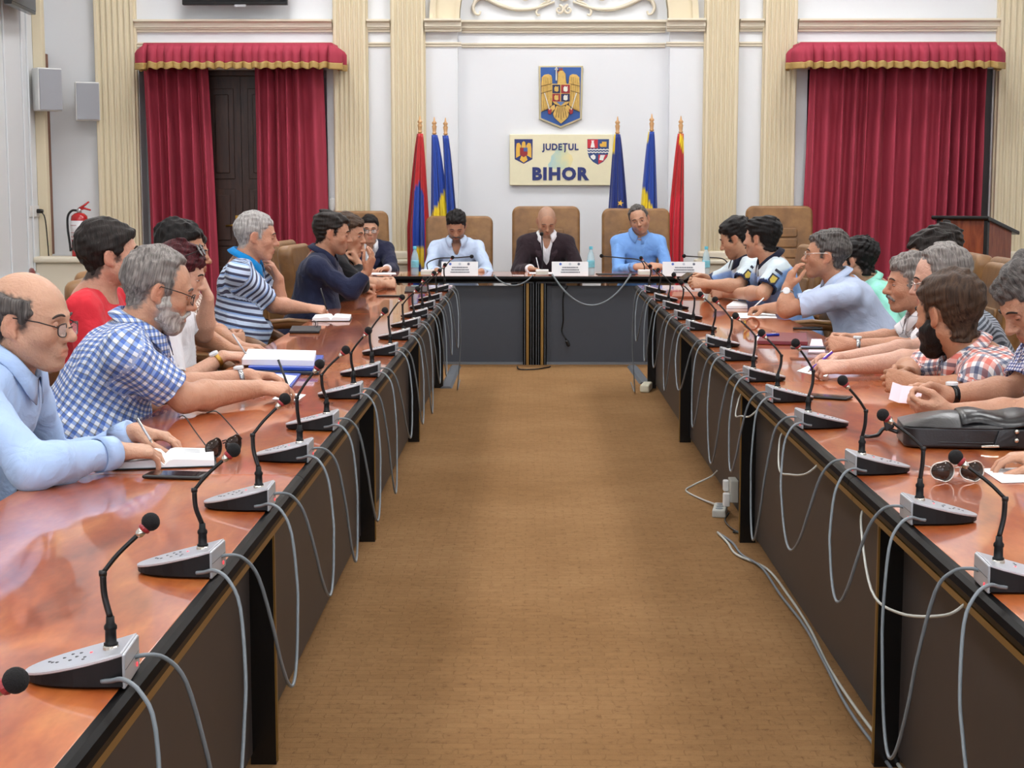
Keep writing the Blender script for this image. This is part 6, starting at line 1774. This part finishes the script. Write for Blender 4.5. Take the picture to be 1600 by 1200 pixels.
a = wrist('L2', 'R') + Vector((.11, .02, -.03)); pen(a, a + Vector((-.05, .04, .12)), COVER, 'dark pen in the hand of the checked-shirt man')
open_book((519, 499), .2, .27, R(4), 'open notebook of the man in the striped polo shirt', .02)
a = wrist('L7', 'R') + Vector((.11, .01, -.02)); pen(a, a + Vector((-.04, .02, .13)), COVER, 'thin black pen in the hand of the polo-shirt man')
slab('wallet', [(452, 521), (499, 521), (502, 513), (456, 513)], .014, COVER, 'black wallet beside the open notebook on the left table', 'wallet', bevel=.004)
eg = eyeglasses((492, 515), R(200), 'folded reading glasses lying by the black wallet', LENS, FRAME); eg.scale = (.8, .8, .6); eg.location.z = ZT + .0145
phone((608, 463), R(86), 'black phone on the far end of the left table', .08, .16)
slab('tablet', [(632, 457), (667, 457), (668, 449), (634, 449)], .008, PHB, 'black tablet near the last microphones of the left table', 'tablet', bevel=.002)

# head table
def name_card(x0, x1, label, lines):
    p0, p1 = U(x0, 432, 13.3), U(x1, 432, 13.3)
    w = p1.x - p0.x; h_ = .118
    e = empty('name_card', ((p0.x + p1.x) / 2, 13.3, .7505)); tag(e, label, 'name card', 'white name cards on the head table')
    MB().prism([(-w / 2, -.03, 0), (-w / 2, -.028, 0), (-w / 2, .001, h_), (-w / 2, -.001, h_)], (w, 0, 0)).build('front_leaf', PAPER, e)
    MB().prism([(-w / 2, .03, 0), (-w / 2, .028, 0), (-w / 2, -.001, h_), (-w / 2, .001, h_)], (w, 0, 0)).build('back_leaf', PAPER, e)
    tilt = math.atan2(.029, h_); face = lambda q: (-.0305 + .029 * q / h_)
    for (x, q, m) in ((-.26, .098, M('seal_blue', (80, 110, 190), .6)), (.0, .098, M('seal_grey', (190, 196, 206), .6)), (.24, .098, M('seal_dark', (100, 104, 120), .6))):
        MB().lathe([(.011, 0), (.011, .0008)], (x * w, face(q) - .0006, q), 12, (0, -1, .25)).build('seal', m, e)
    rnd_ = random.Random(int(x0))
    for i, wd in enumerate(lines):
        q = .07 - i * .02; x = -wd * w / 2
        b = MB()
        while x < wd * w / 2:
            l_ = rnd_.uniform(.003, .009)
            b.obox((x + l_ / 2, face(q) - .0006, q), (l_ / 2, 0, 0), (0, .0004, 0), (0, .0012, .005)); x += l_ + .002
        b.build('print_line', INK, e)
name_card(690, 747, 'white name card before the bearded man', (.42, .46, .5))
name_card(862, 919, 'white name card before the man in the wine jacket', (.42, .46, .5))
name_card(1035, 1101, 'white name card before the man in the blue shirt', (.42, .46, .5))
WAT = M('bottle_plastic', (196, 226, 236), .06, alpha=.45); CAPB = M('bottle_cap', (96, 190, 214), .4); BLAB = M('bottle_label', (120, 190, 206), .4, noise=.4, nscale=30)
def bottle(x, y, label):
    p = U(x, 433, y)
    e = empty('water_bottle', (p.x, y, .7505)); tag(e, label, 'bottle', 'clear water bottles on the head table')
    MB().lathe([(.028, 0), (.033, .006), (.033, .05), (.031, .055), (.033, .06), (.033, .13), (.030, .15), (.024, .18), (.0135, .205), (.013, .222)], seg=20).build('bottle_body', WAT, e, smooth=True)
    MB().lathe([(.0335, .065), (.0338, .07), (.0338, .12), (.0335, .125)], seg=20).build('label', BLAB, e, smooth=True)
    MB().lathe([(.015, .218), (.0155, .222), (.0155, .24), (.014, .243)], seg=16).build('cap', CAPB, e, smooth=True)
bottle(648.5, 13.4, 'clear water bottle with blue cap at the left of the bearded man')
bottle(923, 13.4, 'clear water bottle with blue cap right of the wine jacket')
bottle(1103, 13.4, 'clear water bottle with blue cap before the police officers')
def table_mic(x, label, tips):
    p = U(x, 430, 13.42)
    e = empty('conference_microphone', (p.x, 13.42, .7505)); tag(e, label, 'microphone', 'microphones on the head table')
    MB().box(-.055, .055, -.05, .06, 0, .045).build('housing', SPW, e, bevel=.006)
    MB().box(-.05, .05, -.0505, -.05, .008, .03).build('front_plate', M('mic_front', (206, 212, 200), .5), e)
    pts = [Vector((0, .02, .045))] + [Vector(((a - x) * 13.42 / FPX, .02, EYE.z - (b - 300) * 13.42 / FPX - .7505)) for a, b in tips]
    MB().tube(catmull(pts, 6), .005, 8).build('gooseneck', STEM, e, smooth=True)
    MB().ball(pts[-1], .017, 12, 8).build('windscreen', FOAM, e, smooth=True)
table_mic(668, 'white based microphone in front of the bearded man', [(668, 410), (685, 403), (712, 402), (737, 400)])
table_mic(847, 'white based microphone standing upright before the wine jacket', [(848, 405), (847, 380), (846, 365)])
table_mic(1007, 'white based microphone bent left before the man in blue', [(1006, 413), (998, 405), (970, 402), (940, 399)])
table_mic(1138, 'white based microphone before the police officers at the head table', [(1138, 412), (1128, 403), (1100, 401), (1069, 399)])
slab_w('paper_sheet', U(600, 426, 13.7).x, 13.62, .22, .3, .1, .001, PAPER, 'white paper before the young man in the suit', 'paper')
slab_w('document', U(962, 432, 13.5).x, 13.5, .32, .22, .05, .006, PHB, 'dark document folder left of the folded hands in blue', 'folder', bevel=.002)
slab_w('paper_sheet', U(810, 432, 13.4).x, 13.32, .1, .06, 0, .003, PAPER, 'small white card before the wine jacket man', 'paper')
slab_w('paper_sheet', U(845, 432, 13.7).x, 13.72, .2, .26, 0, .001, PAPER, 'white sheet under the writing hand in the wine jacket', 'paper')
a = wrist('H3', 'R') + Vector((.08, -.04, .0)); pen(a + Vector((.0, -.0, -.03)), a + Vector((-.03, .02, .10)), PAPER, 'white pen in the hand of the man in the wine jacket')
p0, p1 = U(865, 438, 13.16), U(1000, 432, 13.16)
def droop(xa, xb, ysag, r_, mat, label):
    pts = []
    for k_ in range(9):
        t_ = k_ / 8; x = xa + (xb - xa) * t_
        y = 431 + (ysag - 431) * (1 - (2 * t_ - 1) ** 2)
        q = U(x, y, 13.17); pts.append(q)
    pts = [Vector((pts[0].x, 13.3, .7555)), Vector((pts[0].x, 13.2, .757))] + pts[1:-1] + [Vector((pts[-1].x, 13.2, .757)), Vector((pts[-1].x, 13.3, .7555))]
    tag(MB().tube(catmull(pts, 5), r_, 7).build('hanging_cable', mat, smooth=True), label, 'cable')
droop(772, 832, 446, .006, CAB, 'short grey cable sagging from the head table left of the centre post')
droop(864, 985, 477, .0075, CAB, 'long grey cable sagging in front of the right head table panel')
q = [U(887, 447, 13.27), U(880, 462, 13.27), U(880, 500, 13.27), U(878, 518, 13.27), U(885, 531, 13.26)]
hc_ = empty('hanging_plug', q[0]); tag(hc_, 'black cable with a plug hanging before the right head table panel', 'cable')
MB().tube(catmull([v - q[0] for v in q], 5), .006, 7).build('lead', BLACK, hc_, smooth=True)
MB().lathe([(.008, 0), (.016, .015), (.016, .05), (.01, .06)], q[-1] - q[0], 10, (.4, 0, -1)).build('plug', BLACK, hc_)
floor_cable([T(808, 573, 0.01), T(812, 577, .008), T(835, 577, .008), T(856, 574, .008), T(860, 572.5, .01)], .006, BLACK, 'black cable curled on the floor below the centre post of the head table')

# right table, farthest first
slab('folder', [(1050, 466), (1100, 466), (1098, 459), (1052, 459)], .014, TANF, 'tan folder before the officer with folded hands', 'folder', bevel=.002)
ph = phone((1080, 440), R(10), 'phone held by the farthest police officer'); ph.location = (wrist('R1', 'L') + wrist('R1', 'R')) / 2 + Vector((-.13, 0, .03)); ph.rotation_euler = (R(0), R(-35), R(8))
slab('notepad', [(1135, 482), (1168, 482), (1166, 474), (1146, 474)], .016, PAPER, 'white notepad between the officers and the man in pale glasses', 'notepad')
slab('paper_sheet', [(1142, 497), (1214, 497), (1210, 489), (1150, 489)], .0012, PAPER, 'white sheet under the writing hand of the man in pale glasses', 'paper')
a = wrist('R3', 'R') + Vector((-.1, -.02, -.02)); pen(a, a + Vector((.09, .02, .08)), PAPER, 'white pen in the hand of the man in pale glasses')
a = wrist('R4', 'R') + Vector((-.1, 0, -.02)); pen(a, a + Vector((.02, .0, .14)), PENB, 'upright blue pen in the hand of the person in mint', .005)
phone((1262, 514), R(80), 'black phone by the elbow of the man in pale glasses')
slab('folder', [(1183, 538), (1262, 540), (1260, 526), (1190, 524)], .018, WINE, 'burgundy folder lying on the right table', 'folder', bevel=.003)
slab('notepad', [(1178, 534), (1198, 537), (1200, 526), (1184, 523)], .008, PAPER, 'white pad sticking out beside the burgundy folder', 'notepad')
a = T(1180, 524, ZT + .024); b = T(1217, 523, ZT + .024); pen(a, b, PENB, 'blue pen lying on the burgundy folder', .006)
cl = T(1175, 515, ZT)
wt = empty('wristwatch', cl); tag(wt, 'brown strapped wristwatch lying on the right table', 'watch')
MB().tube([(.035 * math.cos(a), .0, .03 + .03 * math.sin(a)) for a in [2 * PI * k_ / 20 for k_ in range(20)]], .006, 6, closed=True).build('strap', TANF, wt, smooth=True)
MB().lathe([(.018, 0), (.018, .008)], (-.035, 0, .03), 14, (-1, 0, 0)).build('dial', GOLD, wt)
slab('paper_sheet', [(1262, 553), (1290, 553), (1284, 530), (1268, 530)], .001, PINK, 'pinkish sheet before the moustached man', 'paper')
ph = phone((1262, 552), R(84), 'black phone in front of the striped-shirt man'); ph.location.z += .02; 
slab('paper_sheet', [(1245, 580), (1290, 590), (1300, 578), (1262, 572)], .001, PAPER, 'white slip under the hands of the striped-shirt man', 'paper')
a = wrist('R8', 'L') + Vector((-.10, .02, .0)); pen(a + Vector((-.03, .0, -.02)), a + Vector((.07, .05, .05)), PENP, 'purple pen in the hand of the striped-shirt man', .005)
phone((1295, 622), R(62), 'black phone lying near the fifth microphone of the right table')
# pink slip in the hands of the man at the right edge
c = (wrist('R10', 'L') + wrist('R10', 'R')) / 2 + Vector((-.14, -.02, .03))
sl = MB().grid([[(x, y, .006 * math.sin(x * 40)) for y in (-.05, 0, .05)] for x in (-.07, -.03, .01, .05)]).build('paper_slip', PINK, solid=.001)
sl.location = c + Vector((.02, 0, 0)); sl.scale = (.75, .75, 1); sl.rotation_euler = (R(38), R(14), R(-12)); tag(sl, 'pink paper slip held by the man at the right edge', 'paper')

# black leather bag
BAG = bpy.data.materials.new('bag_leather'); t = NT(BAG)
t.color(srgb(26, 26, 28)); t.b.inputs['Roughness'].default_value = .3; t.bump(t.math('ADD', t.noise(9, 3, t.coord(), .5, .8), t.math('MULTIPLY', t.noise(180, 3, t.coord()), .12)), .25, .012)
bc = T(1506, 700, ZT)
bg = empty('shoulder_bag', (bc.x + .02, bc.y + .08, ZT), R(-6)); tag(bg, 'black leather shoulder bag lying flat on the right table', 'bag')
outl = [(x * 1.0, y) for y, x in rrect(.105, -.175, .185, .04, 5)]
MB().prism([(x, y, .002) for x, y in outl], (0, 0, .058)).build('bag_body', BAG, bg, bevel=.008, seg=3)
rows = []
for k_ in range(7):
    f_ = k_ / 6; rows.append([(x * (1 - .9 * f_) + .0, y * (1 - .9 * f_), .060 + .038 * math.sin(f_ * PI / 2) * (.85 if x < .02 else .65)) for x, y in outl])
MB().grid(rows, closed=True).build('bag_top', BAG, bg, smooth=True)
rows = []
for i in range(13):
    x = -.02 + .2 * i / 12
    rows.append([(x, -.100 + .012 * math.sin(i * .5), .066 + .006 * math.sin(i * .7)), (x, -.05, .087 + .008 * math.sin(i * .6)), (x, .03, .093 + .005 * math.sin(i * .8)), (x, .11, .066)])
MB().grid(rows).build('flap', BAG, bg, smooth=True, solid=.006)
for zz in (.018, .058):
    MB().tube(catmull([(-.17, .02, zz), (-.15, -.075, zz), (-.1, -.1, zz), (0, -.105, zz), (.1, -.1, zz), (.16, -.08, zz), (.18, 0, zz)], 5), .003, 6).build('piping', BAG, bg, smooth=True)
MB().prism([(.075, -.112, .055), (.12, -.106, .06), (.13, -.112, .012), (.06, -.118, .006)], (0, .012, 0)).build('strap_tab', BAG, bg, bevel=.003)
for zz in (.052, .028): MB().lathe([(.007, 0), (.006, .004), (.003, .006)], (.122, -.112, zz), 12, (0, -1, 0)).build('stud', STEEL, bg, smooth=True)
MB().tube([(.03, -.115, .01), (.05, -.12, .012), (.075, -.118, .012)], .004, 6).build('buckle', STEEL, bg)
MB().tube(catmull([(-.17, .05, .02), (-.21, .06, .03), (-.23, .05, .012), (-.26, .03, .01), (-.27, .06, .01)], 5), .006, 6).build('shoulder_strap', BAG, bg, smooth=True)
MB().obox((-.2, .05, .045), (.012, 0, .006), (0, .006, 0), (-.004, 0, .016)).build('strap_clip', BAG, bg, bevel=.003)
eyeglasses((1496, 753), R(-88), 'brown sunglasses with thin frames standing on the right table', DLENS, FRAMEL)
slab('paper_sheet', [(1532, 733), (1640, 730), (1660, 752), (1565, 755)], .0015, PAPER, 'folded white paper at the right edge of the table', 'paper')
